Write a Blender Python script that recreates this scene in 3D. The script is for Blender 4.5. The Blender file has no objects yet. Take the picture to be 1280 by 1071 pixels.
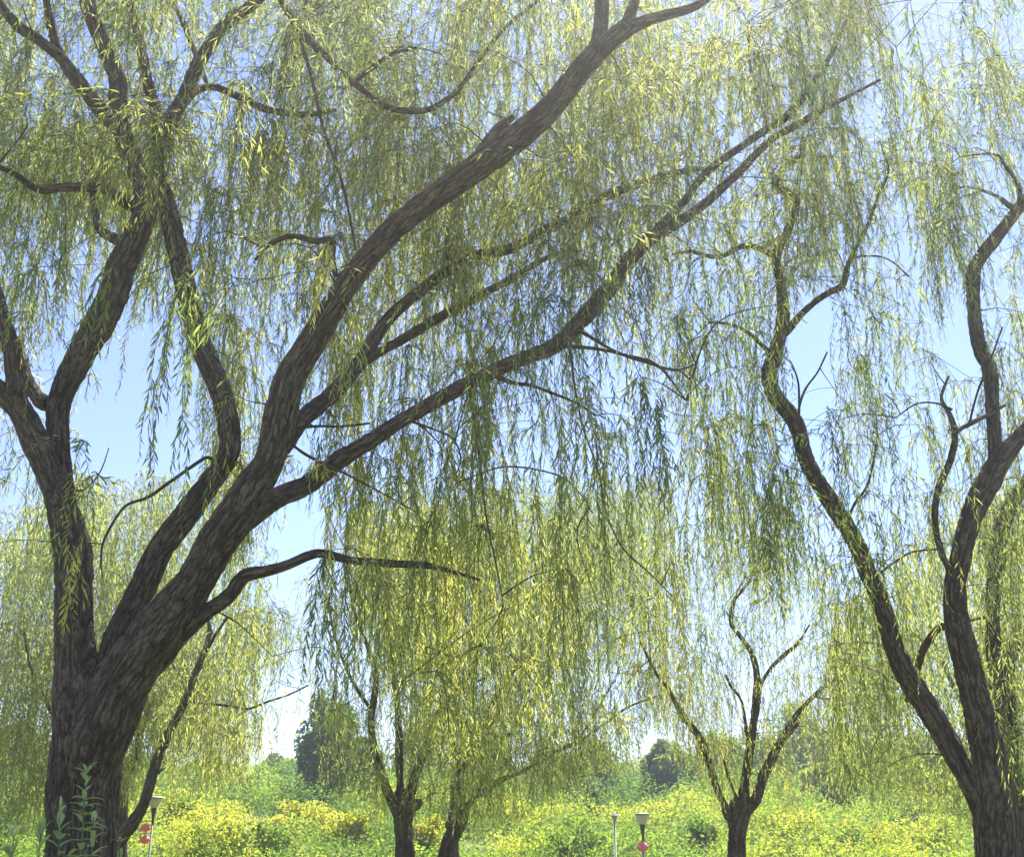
import bpy, math
import numpy as np
from mathutils import Vector

rng = np.random.default_rng(11)
R = math.radians
scene = bpy.context.scene
col = scene.collection

# ------------------------------------------------------------------ camera model
F_PX = 1450.0
PITCH = R(20.0)
CAM = np.array([0.0, 0.0, 1.6])
FW = np.array([0.0, math.cos(PITCH), math.sin(PITCH)])
UP = np.array([0.0, -math.sin(PITCH), math.cos(PITCH)])


def ray_t(px, py, Y):
    k = (535.5 - py) / F_PX
    ry = FW[1] + UP[1] * k
    return Y / ry


def P(px, py, Y):
    """point of the place seen at photo pixel (px, py), Y metres in front of the viewer"""
    t = ray_t(px, py, Y)
    k = (535.5 - py) / F_PX
    return np.array([t * (px - 640.0) / F_PX, Y, CAM[2] + t * (FW[2] + UP[2] * k)])


def project(p):
    d = p - CAM
    z = d @ FW
    return 640.0 + F_PX * d[..., 0] / z, 535.5 - F_PX * (d @ UP) / z, z


def m_per_px(py, Y):
    return ray_t(640, py, Y) / F_PX


# ------------------------------------------------------------------ object helpers
def tag(o, label=None, cat=None, group=None, kind=None):
    if label: o['label'] = label
    if cat: o['category'] = cat
    if group: o['group'] = group
    if kind: o['kind'] = kind
    return o


def thing(name, label, cat, loc=(0, 0, 0), rz=0.0, group=None):
    o = bpy.data.objects.new(name, None)
    o.empty_display_size = 0.2
    o.location = loc
    o.rotation_euler = (0, 0, rz)
    col.objects.link(o)
    return tag(o, label, cat, group)


def mesh_np(name, verts, faces_list, mat, parent=None, smooth=True, attrs=None, origin=None):
    """faces_list: list of int arrays (n,k), k may differ between arrays"""
    verts = np.asarray(verts, dtype=np.float64)
    if origin is not None:
        verts = verts - np.asarray(origin)
    me = bpy.data.meshes.new(name)
    me.vertices.add(len(verts))
    me.vertices.foreach_set('co', verts.astype(np.float32).ravel())
    faces_list = [np.asarray(f, dtype=np.int32) for f in faces_list if len(f)]
    nl = sum(f.size for f in faces_list)
    nf = sum(len(f) for f in faces_list)
    me.loops.add(nl)
    me.loops.foreach_set('vertex_index', np.concatenate([f.ravel() for f in faces_list]))
    starts, s = [], 0
    for f in faces_list:
        starts.append(s + np.arange(len(f)) * f.shape[1])
        s += f.size
    me.polygons.add(nf)
    me.polygons.foreach_set('loop_start', np.concatenate(starts).astype(np.int32))
    me.update(calc_edges=True)
    me.polygons.foreach_set('use_smooth', np.full(nf, smooth, dtype=bool))
    for k, (typ, data) in (attrs or {}).items():
        a = me.attributes.new(k, typ, 'POINT')
        a.data.foreach_set('vector' if typ == 'FLOAT_VECTOR' else 'value', np.asarray(data, dtype=np.float32).ravel())
    me.validate()
    me.materials.append(mat)
    o = bpy.data.objects.new(name, me)
    col.objects.link(o)
    if parent is not None:
        o.parent = parent
    return o


# ------------------------------------------------------------------ noise
_perm = np.random.default_rng(5).random((64, 64, 64)).astype(np.float32)


def vnoise(p):
    p = np.asarray(p, dtype=np.float64)
    i = np.floor(p).astype(np.int64)
    f = p - i
    f = f * f * (3 - 2 * f)
    out = 0
    for dx in (0, 1):
        wx = f[..., 0] if dx else 1 - f[..., 0]
        for dy in (0, 1):
            wy = f[..., 1] if dy else 1 - f[..., 1]
            for dz in (0, 1):
                wz = f[..., 2] if dz else 1 - f[..., 2]
                out = out + wx * wy * wz * _perm[(i[..., 0] + dx) & 63, (i[..., 1] + dy) & 63, (i[..., 2] + dz) & 63]
    return out


# ------------------------------------------------------------------ materials
def new_mat(name):
    m = bpy.data.materials.new(name)
    m.use_nodes = True
    nt = m.node_tree
    nt.nodes.clear()
    return m, nt, nt.nodes, nt.links


def ramp(n, stops):
    r = n.new('ShaderNodeValToRGB')
    while len(r.color_ramp.elements) < len(stops):
        r.color_ramp.elements.new(0.5)
    for e, (p, c) in zip(r.color_ramp.elements, stops):
        e.position = p
        e.color = (*c, 1)
    return r


def leaf_mat(name, stops, trans=0.5, tboost=(1.9, 2.02, 1.3), rough=0.6, spec=0.22):
    m, nt, n, l = new_mat(name)
    out = n.new('ShaderNodeOutputMaterial')
    at = n.new('ShaderNodeAttribute'); at.attribute_name = 'tint'
    rp = ramp(n, stops)
    l.new(at.outputs['Fac'], rp.inputs['Fac'])
    tc = n.new('ShaderNodeTexCoord')
    nz = n.new('ShaderNodeTexNoise'); nz.inputs['Scale'].default_value = 35.0
    l.new(tc.outputs['Object'], nz.inputs['Vector'])
    mr = n.new('ShaderNodeMapRange')
    mr.inputs['To Min'].default_value = 0.75; mr.inputs['To Max'].default_value = 1.25
    l.new(nz.outputs['Fac'], mr.inputs['Value'])
    mul = n.new('ShaderNodeVectorMath'); mul.operation = 'SCALE'
    l.new(rp.outputs['Color'], mul.inputs[0]); l.new(mr.outputs['Result'], mul.inputs['Scale'])
    pb = n.new('ShaderNodeBsdfPrincipled')
    pb.inputs['Roughness'].default_value = rough
    pb.inputs['Specular IOR Level'].default_value = spec
    l.new(mul.outputs['Vector'], pb.inputs['Base Color'])
    tb = n.new('ShaderNodeVectorMath'); tb.operation = 'MULTIPLY'
    tb.inputs[1].default_value = tboost
    l.new(mul.outputs['Vector'], tb.inputs[0])
    tr = n.new('ShaderNodeBsdfTranslucent')
    l.new(tb.outputs['Vector'], tr.inputs['Color'])
    mx = n.new('ShaderNodeMixShader'); mx.inputs['Fac'].default_value = trans
    l.new(pb.outputs['BSDF'], mx.inputs[1]); l.new(tr.outputs['BSDF'], mx.inputs[2])
    l.new(mx.outputs['Shader'], out.inputs['Surface'])
    return m


def bark_mat(name, dark, light, lichen=(0.17, 0.18, 0.12), bump=0.5):
    m, nt, n, l = new_mat(name)
    out = n.new('ShaderNodeOutputMaterial')
    at = n.new('ShaderNodeAttribute'); at.attribute_name = 'barkco'
    rd = n.new('ShaderNodeAttribute'); rd.attribute_name = 'ridge'
    mp = n.new('ShaderNodeMapping'); mp.inputs['Scale'].default_value = (85, 85, 26)
    l.new(at.outputs['Vector'], mp.inputs['Vector'])
    nz = n.new('ShaderNodeTexNoise'); nz.inputs['Scale'].default_value = 1.0
    nz.inputs['Detail'].default_value = 7; nz.inputs['Roughness'].default_value = 0.7
    l.new(mp.outputs['Vector'], nz.inputs['Vector'])
    add = n.new('ShaderNodeMath'); add.operation = 'MULTIPLY_ADD'
    l.new(rd.outputs['Fac'], add.inputs[0]); add.inputs[1].default_value = 0.42
    l.new(nz.outputs['Fac'], add.inputs[2])
    rp = ramp(n, [(0.38, dark), (0.72, tuple(a * .65 + b * .35 for a, b in zip(dark, light))), (1.25 / 1.25, light)])
    l.new(add.outputs['Value'], rp.inputs['Fac'])
    n2 = n.new('ShaderNodeTexNoise'); n2.inputs['Scale'].default_value = 3.0; n2.inputs['Detail'].default_value = 6
    l.new(at.outputs['Vector'], n2.inputs['Vector'])
    r2 = ramp(n, [(0.5, (0, 0, 0)), (0.72, (1, 1, 1))])
    l.new(n2.outputs['Fac'], r2.inputs['Fac'])
    mf = n.new('ShaderNodeMath'); mf.operation = 'MULTIPLY'; mf.inputs[1].default_value = 0.22
    l.new(r2.outputs['Color'], mf.inputs[0])
    mx = n.new('ShaderNodeMix'); mx.data_type = 'RGBA'
    l.new(mf.outputs['Value'], mx.inputs['Factor'])
    l.new(rp.outputs['Color'], mx.inputs['A']); mx.inputs['B'].default_value = (*lichen, 1)
    pb = n.new('ShaderNodeBsdfPrincipled'); pb.inputs['Roughness'].default_value = 0.9
    pb.inputs['Specular IOR Level'].default_value = 0.2
    l.new(mx.outputs['Result'], pb.inputs['Base Color'])
    bp = n.new('ShaderNodeBump'); bp.inputs['Strength'].default_value = bump; bp.inputs['Distance'].default_value = 0.02
    l.new(nz.outputs['Fac'], bp.inputs['Height']); l.new(bp.outputs['Normal'], pb.inputs['Normal'])
    l.new(pb.outputs['BSDF'], out.inputs['Surface'])
    return m


def plain_mat(name, c, rough=0.5, metal=0.0, var=0.12, scale=20.0):
    m, nt, n, l = new_mat(name)
    out = n.new('ShaderNodeOutputMaterial')
    pb = n.new('ShaderNodeBsdfPrincipled')
    pb.inputs['Roughness'].default_value = rough; pb.inputs['Metallic'].default_value = metal
    tc = n.new('ShaderNodeTexCoord'); nz = n.new('ShaderNodeTexNoise'); nz.inputs['Scale'].default_value = scale
    nz.inputs['Detail'].default_value = 4
    l.new(tc.outputs['Object'], nz.inputs['Vector'])
    rp = ramp(n, [(0.3, tuple(v * (1 - var) for v in c)), (0.7, tuple(min(1, v * (1 + var)) for v in c))])
    l.new(nz.outputs['Fac'], rp.inputs['Fac']); l.new(rp.outputs['Color'], pb.inputs['Base Color'])
    l.new(pb.outputs['BSDF'], out.inputs['Surface'])
    return m


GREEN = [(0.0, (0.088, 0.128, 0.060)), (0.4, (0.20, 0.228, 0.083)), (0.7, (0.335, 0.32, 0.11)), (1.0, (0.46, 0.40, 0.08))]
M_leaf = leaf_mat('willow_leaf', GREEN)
M_leaf_far = leaf_mat('pale_willow_leaf', [(0.0, (0.12, 0.16, 0.06)), (0.5, (0.22, 0.245, 0.085)), (1.0, (0.36, 0.345, 0.10))])
M_shrub = leaf_mat('shrub_leaf', [(0.0, (0.06, 0.11, 0.025)), (0.4, (0.15, 0.225, 0.035)), (0.7, (0.25, 0.29, 0.04)), (1.0, (0.39, 0.345, 0.05))], trans=0.45)
M_dark = leaf_mat('dark_tree_leaf', [(0.0, (0.045, 0.09, 0.032)), (0.6, (0.12, 0.175, 0.045)), (1.0, (0.25, 0.29, 0.06))], trans=0.42)
M_weed = leaf_mat('weed_leaf', [(0.0, (0.07, 0.13, 0.055)), (1.0, (0.36, 0.42, 0.20))], trans=0.35, tboost=(1.4, 1.6, 0.8))
M_bark = bark_mat('furrowed_bark', (0.034, 0.025, 0.018), (0.25, 0.185, 0.132), bump=1.0)
M_bark2 = bark_mat('mid_bark', (0.028, 0.021, 0.016), (0.17, 0.127, 0.093), bump=0.6)
M_twig = bark_mat('twig_bark', (0.05, 0.038, 0.022), (0.12, 0.095, 0.05), lichen=(0.11, 0.12, 0.05), bump=0.1)

# ------------------------------------------------------------------ tubes
class Tube:
    pass


def catmull(pts, step):
    pts = np.asarray(pts, float)
    out = []
    n = len(pts)
    for i in range(n - 1):
        p0, p1, p2, p3 = pts[max(i - 1, 0)], pts[i], pts[i + 1], pts[min(i + 2, n - 1)]
        d = np.linalg.norm(p2[:3] - p1[:3])
        k = max(2, int(math.ceil(d / step)))
        t = np.linspace(0, 1, k, endpoint=False)[:, None]
        out.append(0.5 * (2 * p1 + (p2 - p0) * t + (2 * p0 - 5 * p1 + 4 * p2 - p3) * t ** 2 + (3 * p1 - p0 - 3 * p2 + p3) * t ** 3))
    out.append(pts[-1:])
    o = np.concatenate(out)
    o[:, 3] = np.maximum(o[:, 3], 0.0012)
    return o


def make_tube(pts, step=0.03, seg=24, bark=0.0, seed=0.0, wob=0.0):
    """pts: (n,4) x y z r  -> Tube with verts, faces, normals"""
    c = catmull(pts, step)
    m = len(c)
    if wob:
        s = np.cumsum(np.r_[0, np.linalg.norm(np.diff(c[:, :3], axis=0), axis=1)])
        for ax in range(3):
            w = vnoise(np.stack([s * 1.9 + seed * 7.3 + ax * 11.7, np.full(m, seed), np.full(m, 3.3 + ax)], -1)) - 0.5
            fade = np.minimum(1, s / 0.25) * np.minimum(1, (s[-1] - s) / 0.25 + 0.2)
            c[:, ax] += w * wob * fade
    cen, rad = c[:, :3], c[:, 3]
    T = np.gradient(cen, axis=0)
    T /= np.linalg.norm(T, axis=1)[:, None] + 1e-9
    a = np.array([0, 0, 1.0]) if abs(T[0, 2]) < 0.9 else np.array([0, 1.0, 0])
    N = np.zeros_like(T)
    v = np.cross(T[0], a); v /= np.linalg.norm(v)
    for i in range(m):
        v = v - T[i] * (v @ T[i]); v /= np.linalg.norm(v) + 1e-9
        N[i] = v
    B = np.cross(T, N)
    ang = np.linspace(0, 2 * math.pi, seg, endpoint=False)
    ca, sa = np.cos(ang), np.sin(ang)
    nrm = N[:, None, :] * ca[None, :, None] + B[:, None, :] * sa[None, :, None]
    ss = np.cumsum(np.r_[0, np.linalg.norm(np.diff(cen, axis=0), axis=1)])
    co = np.stack(np.broadcast_arrays(ca[None, :] * rad[:, None], sa[None, :] * rad[:, None], ss[:, None] + seed), -1)
    t = Tube()
    t.cen, t.rad, t.seg, t.m = cen, rad, seg, m
    t.nrm, t.co, t.off = nrm, co, np.zeros((m, seg))
    t.bark = bark
    t.seed = seed
    return t


def fillet(tubes):
    for a in tubes:
        V = a.cen[:, None, :] + a.nrm * a.rad[:, None, None]
        ra = np.median(a.rad)
        for b in tubes:
            if b is a: continue
            k = 0.55 * min(np.median(b.rad), ra)
            D = np.linalg.norm(a.cen[:, None, :] - b.cen[None, :, :], axis=2) - b.rad[None, :]
            rows = np.where(D.min(1) < a.rad + k)[0]
            if not len(rows): continue
            bc, br = b.cen[::2], b.rad[::2]
            for i in rows:
                d = (np.linalg.norm(V[i][:, None, :] - bc[None], axis=2) - br[None]).min(1)
                h = np.maximum(k - np.abs(d), 0) / k
                a.off[i] += h * h * k * 0.28


def finish_tubes(tubes):
    VV, FF, CC, RR = [], [], [], []
    base = 0
    for t in tubes:
        p = t.co + np.array([t.seed * 3.1, t.seed * 1.7, 0])
        ridge = np.full(t.off.shape, 0.5)
        off = t.off.copy()
        if t.bark > 0:
            q = p.copy()
            # long interlacing furrows along the stem
            wv = (vnoise(q * np.array([7, 7, 4.0])) - 0.5) * 1.7
            n1 = vnoise(np.stack([q[..., 0] * 56 + wv, q[..., 1] * 56 + wv * 0.8, q[..., 2] * 7.0], -1))
            n3 = vnoise(np.stack([q[..., 0] * 95 + wv + 7, q[..., 1] * 95 + 2, q[..., 2] * 15.0], -1))
            n2 = vnoise(np.stack([q[..., 0] * 90 + 3, q[..., 1] * 90, q[..., 2] * 30], -1))
            crack = np.maximum(np.exp(-((2 * n1 - 1) / 0.30) ** 2), 0.7 * np.exp(-((2 * n3 - 1) / 0.16) ** 2))
            ridge = np.clip(1 - crack + (n2 - 0.5) * 0.35, 0, 1)
            lump = vnoise(q * np.array([5, 5, 2.2]) + 9) - 0.5
            off = off + (ridge - 0.6) * np.minimum(0.2 * t.rad, t.bark * 1.15)[:, None] + lump * 0.30 * t.rad[:, None]
        V = t.cen[:, None, :] + t.nrm * (t.rad[:, None] + off)[..., None]
        m, s = t.m, t.seg
        VV.append(V.reshape(-1, 3)); CC.append(p.reshape(-1, 3)); RR.append(ridge.ravel())
        i = np.arange(m - 1)[:, None] * s; j = np.arange(s)[None, :]; j2 = (j + 1) % s
        FF.append((np.stack(np.broadcast_arrays(i + j, i + j2, i + s + j2, i + s + j), -1).reshape(-1, 4)) + base)
        base += m * s
        # end cap
        VV.append(t.cen[-1:] + (t.cen[-1] - t.cen[-2]) * 0.3); CC.append(p[-1, :1]); RR.append(np.array([0.5]))
        e = base - s
        FF.append(np.stack([e + np.arange(s), e + (np.arange(s) + 1) % s, np.full(s, base)], -1))
        base += 1
    q4 = np.concatenate([f for f in FF if f.shape[1] == 4])
    q3 = np.concatenate([f for f in FF if f.shape[1] == 3])
    return np.concatenate(VV), [q4, q3], {'barkco': ('FLOAT_VECTOR', np.concatenate(CC)), 'ridge': ('FLOAT', np.concatenate(RR))}


# ------------------------------------------------------------------ leaves
def leaves(p, T, length, width, tint, spread=(18, 55), droop=0.25, full=True):
    """leaf blades at points p on shoots of direction T"""
    n = len(p)
    a = rng.random(n) * 2 * math.pi
    ref = np.where(np.abs(T[:, 2:3]) < 0.9, np.array([[0, 0, 1.0]]), np.array([[1.0, 0, 0]]))
    n1 = np.cross(T, ref); n1 /= np.linalg.norm(n1, axis=1)[:, None]
    n2 = np.cross(T, n1)
    rad = n1 * np.cos(a)[:, None] + n2 * np.sin(a)[:, None]
    al = np.radians(rng.uniform(spread[0], spread[1], n))[:, None]
    d = T * np.cos(al) + rad * np.sin(al)
    d[:, 2] -= droop
    d /= np.linalg.norm(d, axis=1)[:, None]
    g = rng.normal(size=(n, 3))
    s = np.cross(d, g); s /= np.linalg.norm(s, axis=1)[:, None] + 1e-9
    u = np.cross(s, d)
    L = length[:, None]; W = width[:, None]
    bend = (rng.uniform(-0.05, 0.22, n))[:, None] * L
    dn = np.array([[0, 0, -1.0]])
    if full:
        m1 = p + d * L * 0.33
        m2 = p + d * L * 0.70 + dn * bend * 0.35
        V = np.stack([p, m1 + s * W * 0.5, m1 - s * W * 0.5, m2 + s * W * 0.36, m2 - s * W * 0.36, p + d * L + dn * bend], 1)
        b = np.arange(n)[:, None] * 6
        F = [np.concatenate([b + [0, 2, 1], b + [3, 4, 5]]), b + [1, 2, 4, 3]]
        k = 6
    else:
        m1 = p + d * L * 0.42
        V = np.stack([p, m1 + s * W * 0.5, p + d * L + dn * bend, m1 - s * W * 0.5], 1)
        b = np.arange(n)[:, None] * 4
        F = [b + [0, 1, 2, 3]]
        k = 4
    return V.reshape(-1, 3), F, np.repeat(tint, k)


def leaf_px_area(Y, L, W):
    f = F_PX / Y / 1.05
    return L * W * 0.62 * f * f * 0.62


# ------------------------------------------------------------------ willow foliage from a density chart
CELL = 40.0
PADX, PADT = 7, 8


def chart(rows, left_pad=True, right_pad=False, top_pad=True, default=0):
    """rows: {row: (first col, digits)} -> padded density grid"""
    g = np.zeros((27, 32))
    for r, (c0, s) in rows.items():
        s = s.replace(' ', '')
        for i, ch in enumerate(s):
            if c0 + i < 32: g[r, c0 + i] = int(ch)
    G = np.zeros((27 + PADT, 32 + 2 * PADX))
    G[PADT:, PADX:PADX + 32] = g
    if left_pad:
        for k in range(PADX): G[PADT:, k] = g[:, 0] * (0.35 + 0.65 * k / PADX)
    if right_pad:
        for k in range(PADX): G[PADT:, PADX + 32 + k] = g[:, 31] * (1 - 0.65 * k / PADX)
    if top_pad:
        for k in range(PADT): G[k, :] = G[PADT, :] * (0.15 + 0.5 * k / PADT)
    return G


def dens(G, x, y):
    gx = x / CELL + PADX - 0.5; gy = y / CELL + PADT - 0.5
    gx = np.clip(gx, 0, G.shape[1] - 1.001); gy = np.clip(gy, 0, G.shape[0] - 1.001)
    i = np.floor(gx).astype(int); j = np.floor(gy).astype(int)
    fx = gx - i; fy = gy - j
    return (G[j, i] * (1 - fx) + G[j, i + 1] * fx) * (1 - fy) + (G[j + 1, i] * (1 - fx) + G[j + 1, i + 1] * fx) * fy


class Foliage:
    def __init__(self):
        self.V, self.F3, self.F4, self.T, self.n = [], [], [], [], 0
        self.strands = []      # thin stems
        self.roots = []

    def add(self, V, F, t):
        for f in F:
            (self.F3 if f.shape[1] == 3 else self.F4).append(f + self.n)
        self.V.append(V); self.T.append(t); self.n += len(V)

    def build(self, mat, parent, origin):
        F = []
        if self.F3: F.append(np.concatenate(self.F3))
        if self.F4: F.append(np.concatenate(self.F4))
        return mesh_np('crown', np.concatenate(self.V), F, mat, parent, smooth=False,
                       attrs={'tint': ('FLOAT', np.concatenate(self.T))}, origin=origin)


def hang(fol, root, n, L, spread, leafL, leafW, G=None, tint0=0.4, spacing=0.024, full=True, drift=0.25, thin=1.0, cut=True):
    """a bundle of n hanging shoots from root; returns leaf positions"""
    allp = []
    wind = rng.normal(0, 0.10, 2)
    for k in range(n):
        Lk = L * rng.uniform(0.55, 1.1)
        m = max(6, int(Lk / spacing))
        s = np.linspace(0, Lk, m)
        a = rng.random() * 2 * math.pi
        o = np.array([math.cos(a), math.sin(a)]) * spread * math.sqrt(rng.random())
        h = np.array([math.cos(a), math.sin(a)]) * abs(rng.normal(0, drift))
        ex = 1 - np.exp(-s / 0.28)
        lift = 0.10 * np.sin(np.clip(s / 0.35, 0, 1) * math.pi) * min(1.0, drift * 3)
        ph = rng.random(4) * 6.28
        x = root[0] + o[0] * ex + h[0] * ex + wind[0] * s * 0.35 + 0.03 * np.sin(s * 3.1 + ph[0]) + 0.012 * np.sin(s * 9 + ph[1])
        y = root[1] + o[1] * ex + h[1] * ex + wind[1] * s * 0.35 + 0.03 * np.sin(s * 2.7 + ph[2])
        z = root[2] - s + lift + 0.0 * s
        p = np.stack([x, y, z], -1)
        if G is not None:
            px, py, zc = project(p)
            d = dens(G, px, py)
            thr = rng.uniform(0.5, 2.2)
            bad = (d < thr) & (s > 0.1 * L)
            if bad.any() and cut:
                e = int(np.argmax(bad))
                if e < 6: continue
                p = p[:e]; s = s[:e]; m = e
        T = np.gradient(p, axis=0); T /= np.linalg.norm(T, axis=1)[:, None]
        fol.strands.append(np.c_[p[::6], np.linspace(0.0026, 0.0011, len(p[::6]))])
        keep = rng.random(m) < thin * np.clip(0.55 + s / 0.5, 0.5, 1)
        taper = 1 - 0.55 * np.clip((s / max(s[-1], 0.1) - 0.75) / 0.25, 0, 1)
        pk = p[keep]
        ln = leafL * rng.uniform(0.6, 1.25, len(pk)) * taper[keep]
        wd = leafW * rng.uniform(0.7, 1.3, len(pk)) * taper[keep]
        tt = np.clip(tint0 + rng.normal(0, 0.09, len(pk)) + 0.16 * np.clip(s[keep] / max(s[-1], .1) - 0.7, 0, 1), 0, 1)
        fol.add(*leaves(pk, T[keep], ln, wd, tt, full=full))
        allp.append(pk)
    return np.concatenate(allp) if allp else np.zeros((0, 3))


def fill_crown(G, depth_fn, tau, leafL, leafW, Lrange, nrange, spread, spacing, full=True, tint=(0.42, 0.14), maxleaf=200000, fol=None, drift=0.25, pre=None, chaos=0.0, uneven=1.0):
    fol = fol or Foliage()
    H, W = G.shape
    Ym = depth_fn(640, 400, mean=True)
    area = leaf_px_area(Ym, leafL, leafW)
    jj, ii = np.meshgrid(np.arange(H), np.arange(W), indexing='ij')
    nz = vnoise(np.stack([ii * 0.71 + Ym * 3.1, jj * 0.31 + Ym, np.full(G.shape, Ym * 0.7)], -1))
    target = G * tau * (1 - uneven + uneven * np.clip(-0.35 + 2.7 * nz, 0.08, 2.4)) * CELL * CELL / area
    count = np.zeros_like(G)
    total = 0

    def acc(p, w):
        px, py, zc = project(p)
        i = np.floor(px / CELL + PADX).astype(int); j = np.floor(py / CELL + PADT).astype(int)
        ok = (i >= 0) & (i < W) & (j >= 0) & (j < H)
        np.add.at(count, (j[ok], i[ok]), (w / zc[ok] ** 2 * (Ym * 1.05) ** 2))
    if pre is not None:
        for q in pre: acc(q, 1.0)
    stall = 0
    while total < maxleaf and stall < 60:
        deficit = np.maximum(target - count, 0) * (G > 0.3)
        if deficit.sum() < 0.05 * target.sum(): break
        w = (deficit ** 1.3 * (deficit / np.maximum(target, 1e-6)) ** 1.5).ravel(); w /= w.sum()
        got = 0
        for c in rng.choice(H * W, size=24, p=w):
            j, i = divmod(int(c), W)
            px = (i - PADX + rng.random()) * CELL; py = (j - PADT + rng.random()) * CELL
            Y = depth_fn(px, py)
            L = rng.uniform(*Lrange)
            wild = (py < 380 or Ym > 15) and rng.random() < chaos
            if wild: L *= 0.5
            pos = P(px, py, Y)
            up = rng.uniform(0.0, 0.75) * L
            # do not start above an empty cell
            for q in (1.0, 0.6, 0.3, 0.0):
                rp = pos + np.array([0, 0, up * q])
                ax, ay, _ = project(rp)
                if dens(G, ax, ay) > 0.8: break
            if rp[2] < 0.6: continue
            n = int(rng.integers(nrange[0], nrange[1] + 1))
            t0 = tint[0] + rng.normal(0, tint[1]) + (vnoise(np.array([rp[0] * .8, rp[1] * .8, rp[2] * .8])) - .5) * 0.35
            pts = hang(fol, rp, n, L, spread * rng.uniform(0.5, 1.3), leafL, leafW, G, float(np.clip(t0, 0.02, 0.95)), spacing, full, drift=drift * (2.2 if wild else 1))
            if len(pts):
                acc(pts, 1.0); total += len(pts); got += len(pts)
                fol.roots.append(rp)
        stall = 0 if got > 50 else stall + 1
    print('crown leaves', total)
    return fol


def twig_net(fol, nodes, maxr=0.011, step=0.12, wob=0.10, seg=5, jitter=0.12):
    """branchlets that tie every bundle of shoots to the limbs of its own tree"""
    tubes = []
    nodes = [np.asarray(nodes)]
    A = nodes[0]
    rad_of = np.full(len(A), maxr)
    roots = np.array(fol.roots) if fol.roots else np.zeros((0, 3))
    d0 = np.array([np.linalg.norm(A - r, axis=1).min() for r in roots]) if len(roots) else []
    for k in np.argsort(d0):
        r = roots[k]
        d = np.linalg.norm(A - r, axis=1) + 0.35 * np.maximum(0, A[:, 2] - r[2])
        i = int(np.argmin(d)); q = A[i]
        L = np.linalg.norm(r - q)
        if L < 0.04: continue
        nseg = max(2, int(L / 0.35))
        t = np.linspace(0, 1, nseg + 1)[:, None]
        pts = q + (r - q) * t
        bow = np.sin(t * math.pi) * L
        pts = pts + bow * np.array([[0, 0, 0.12]]) + bow * rng.normal(0, jitter, (1, 3)) * np.array([[1, 1, 0.5]])
        pts[1:-1] += rng.normal(0, 0.035 * min(1, L), pts[1:-1].shape)
        r0 = min(rad_of[i] * 0.8, 0.004 + 0.006 * L)
        rr = np.linspace(max(r0, 0.0028), 0.0024, nseg + 1)
        tubes.append(make_tube(np.c_[pts, rr], step=step, seg=seg, seed=float(k % 37)))
        A = np.concatenate([A, pts[1:]]); rad_of = np.concatenate([rad_of, rr[1:]])
    return tubes


def strand_tubes(fol, limit=99999, seg=3):
    out = []
    for s in fol.strands[:limit]:
        if len(s) >= 3:
            t = Tube()
            c = s
            T = np.gradient(c[:, :3], axis=0); T /= np.linalg.norm(T, axis=1)[:, None] + 1e-9
            n = np.cross(T, np.array([0.3, 1, 0.1])); n /= np.linalg.norm(n, axis=1)[:, None] + 1e-9
            b = np.cross(T, n)
            a = np.arange(seg) * 2 * math.pi / seg
            t.cen, t.rad, t.seg, t.m = c[:, :3], c[:, 3], seg, len(c)
            t.nrm = n[:, None] * np.cos(a)[None, :, None] + b[:, None] * np.sin(a)[None, :, None]
            t.co = t.nrm * t.rad[:, None, None] + np.array([0, 0, 1.0]) * c[:, 2][:, None, None]
            t.off = np.zeros((t.m, seg)); t.bark = 0; t.seed = 0.0
            out.append(t)
    return out


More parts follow.
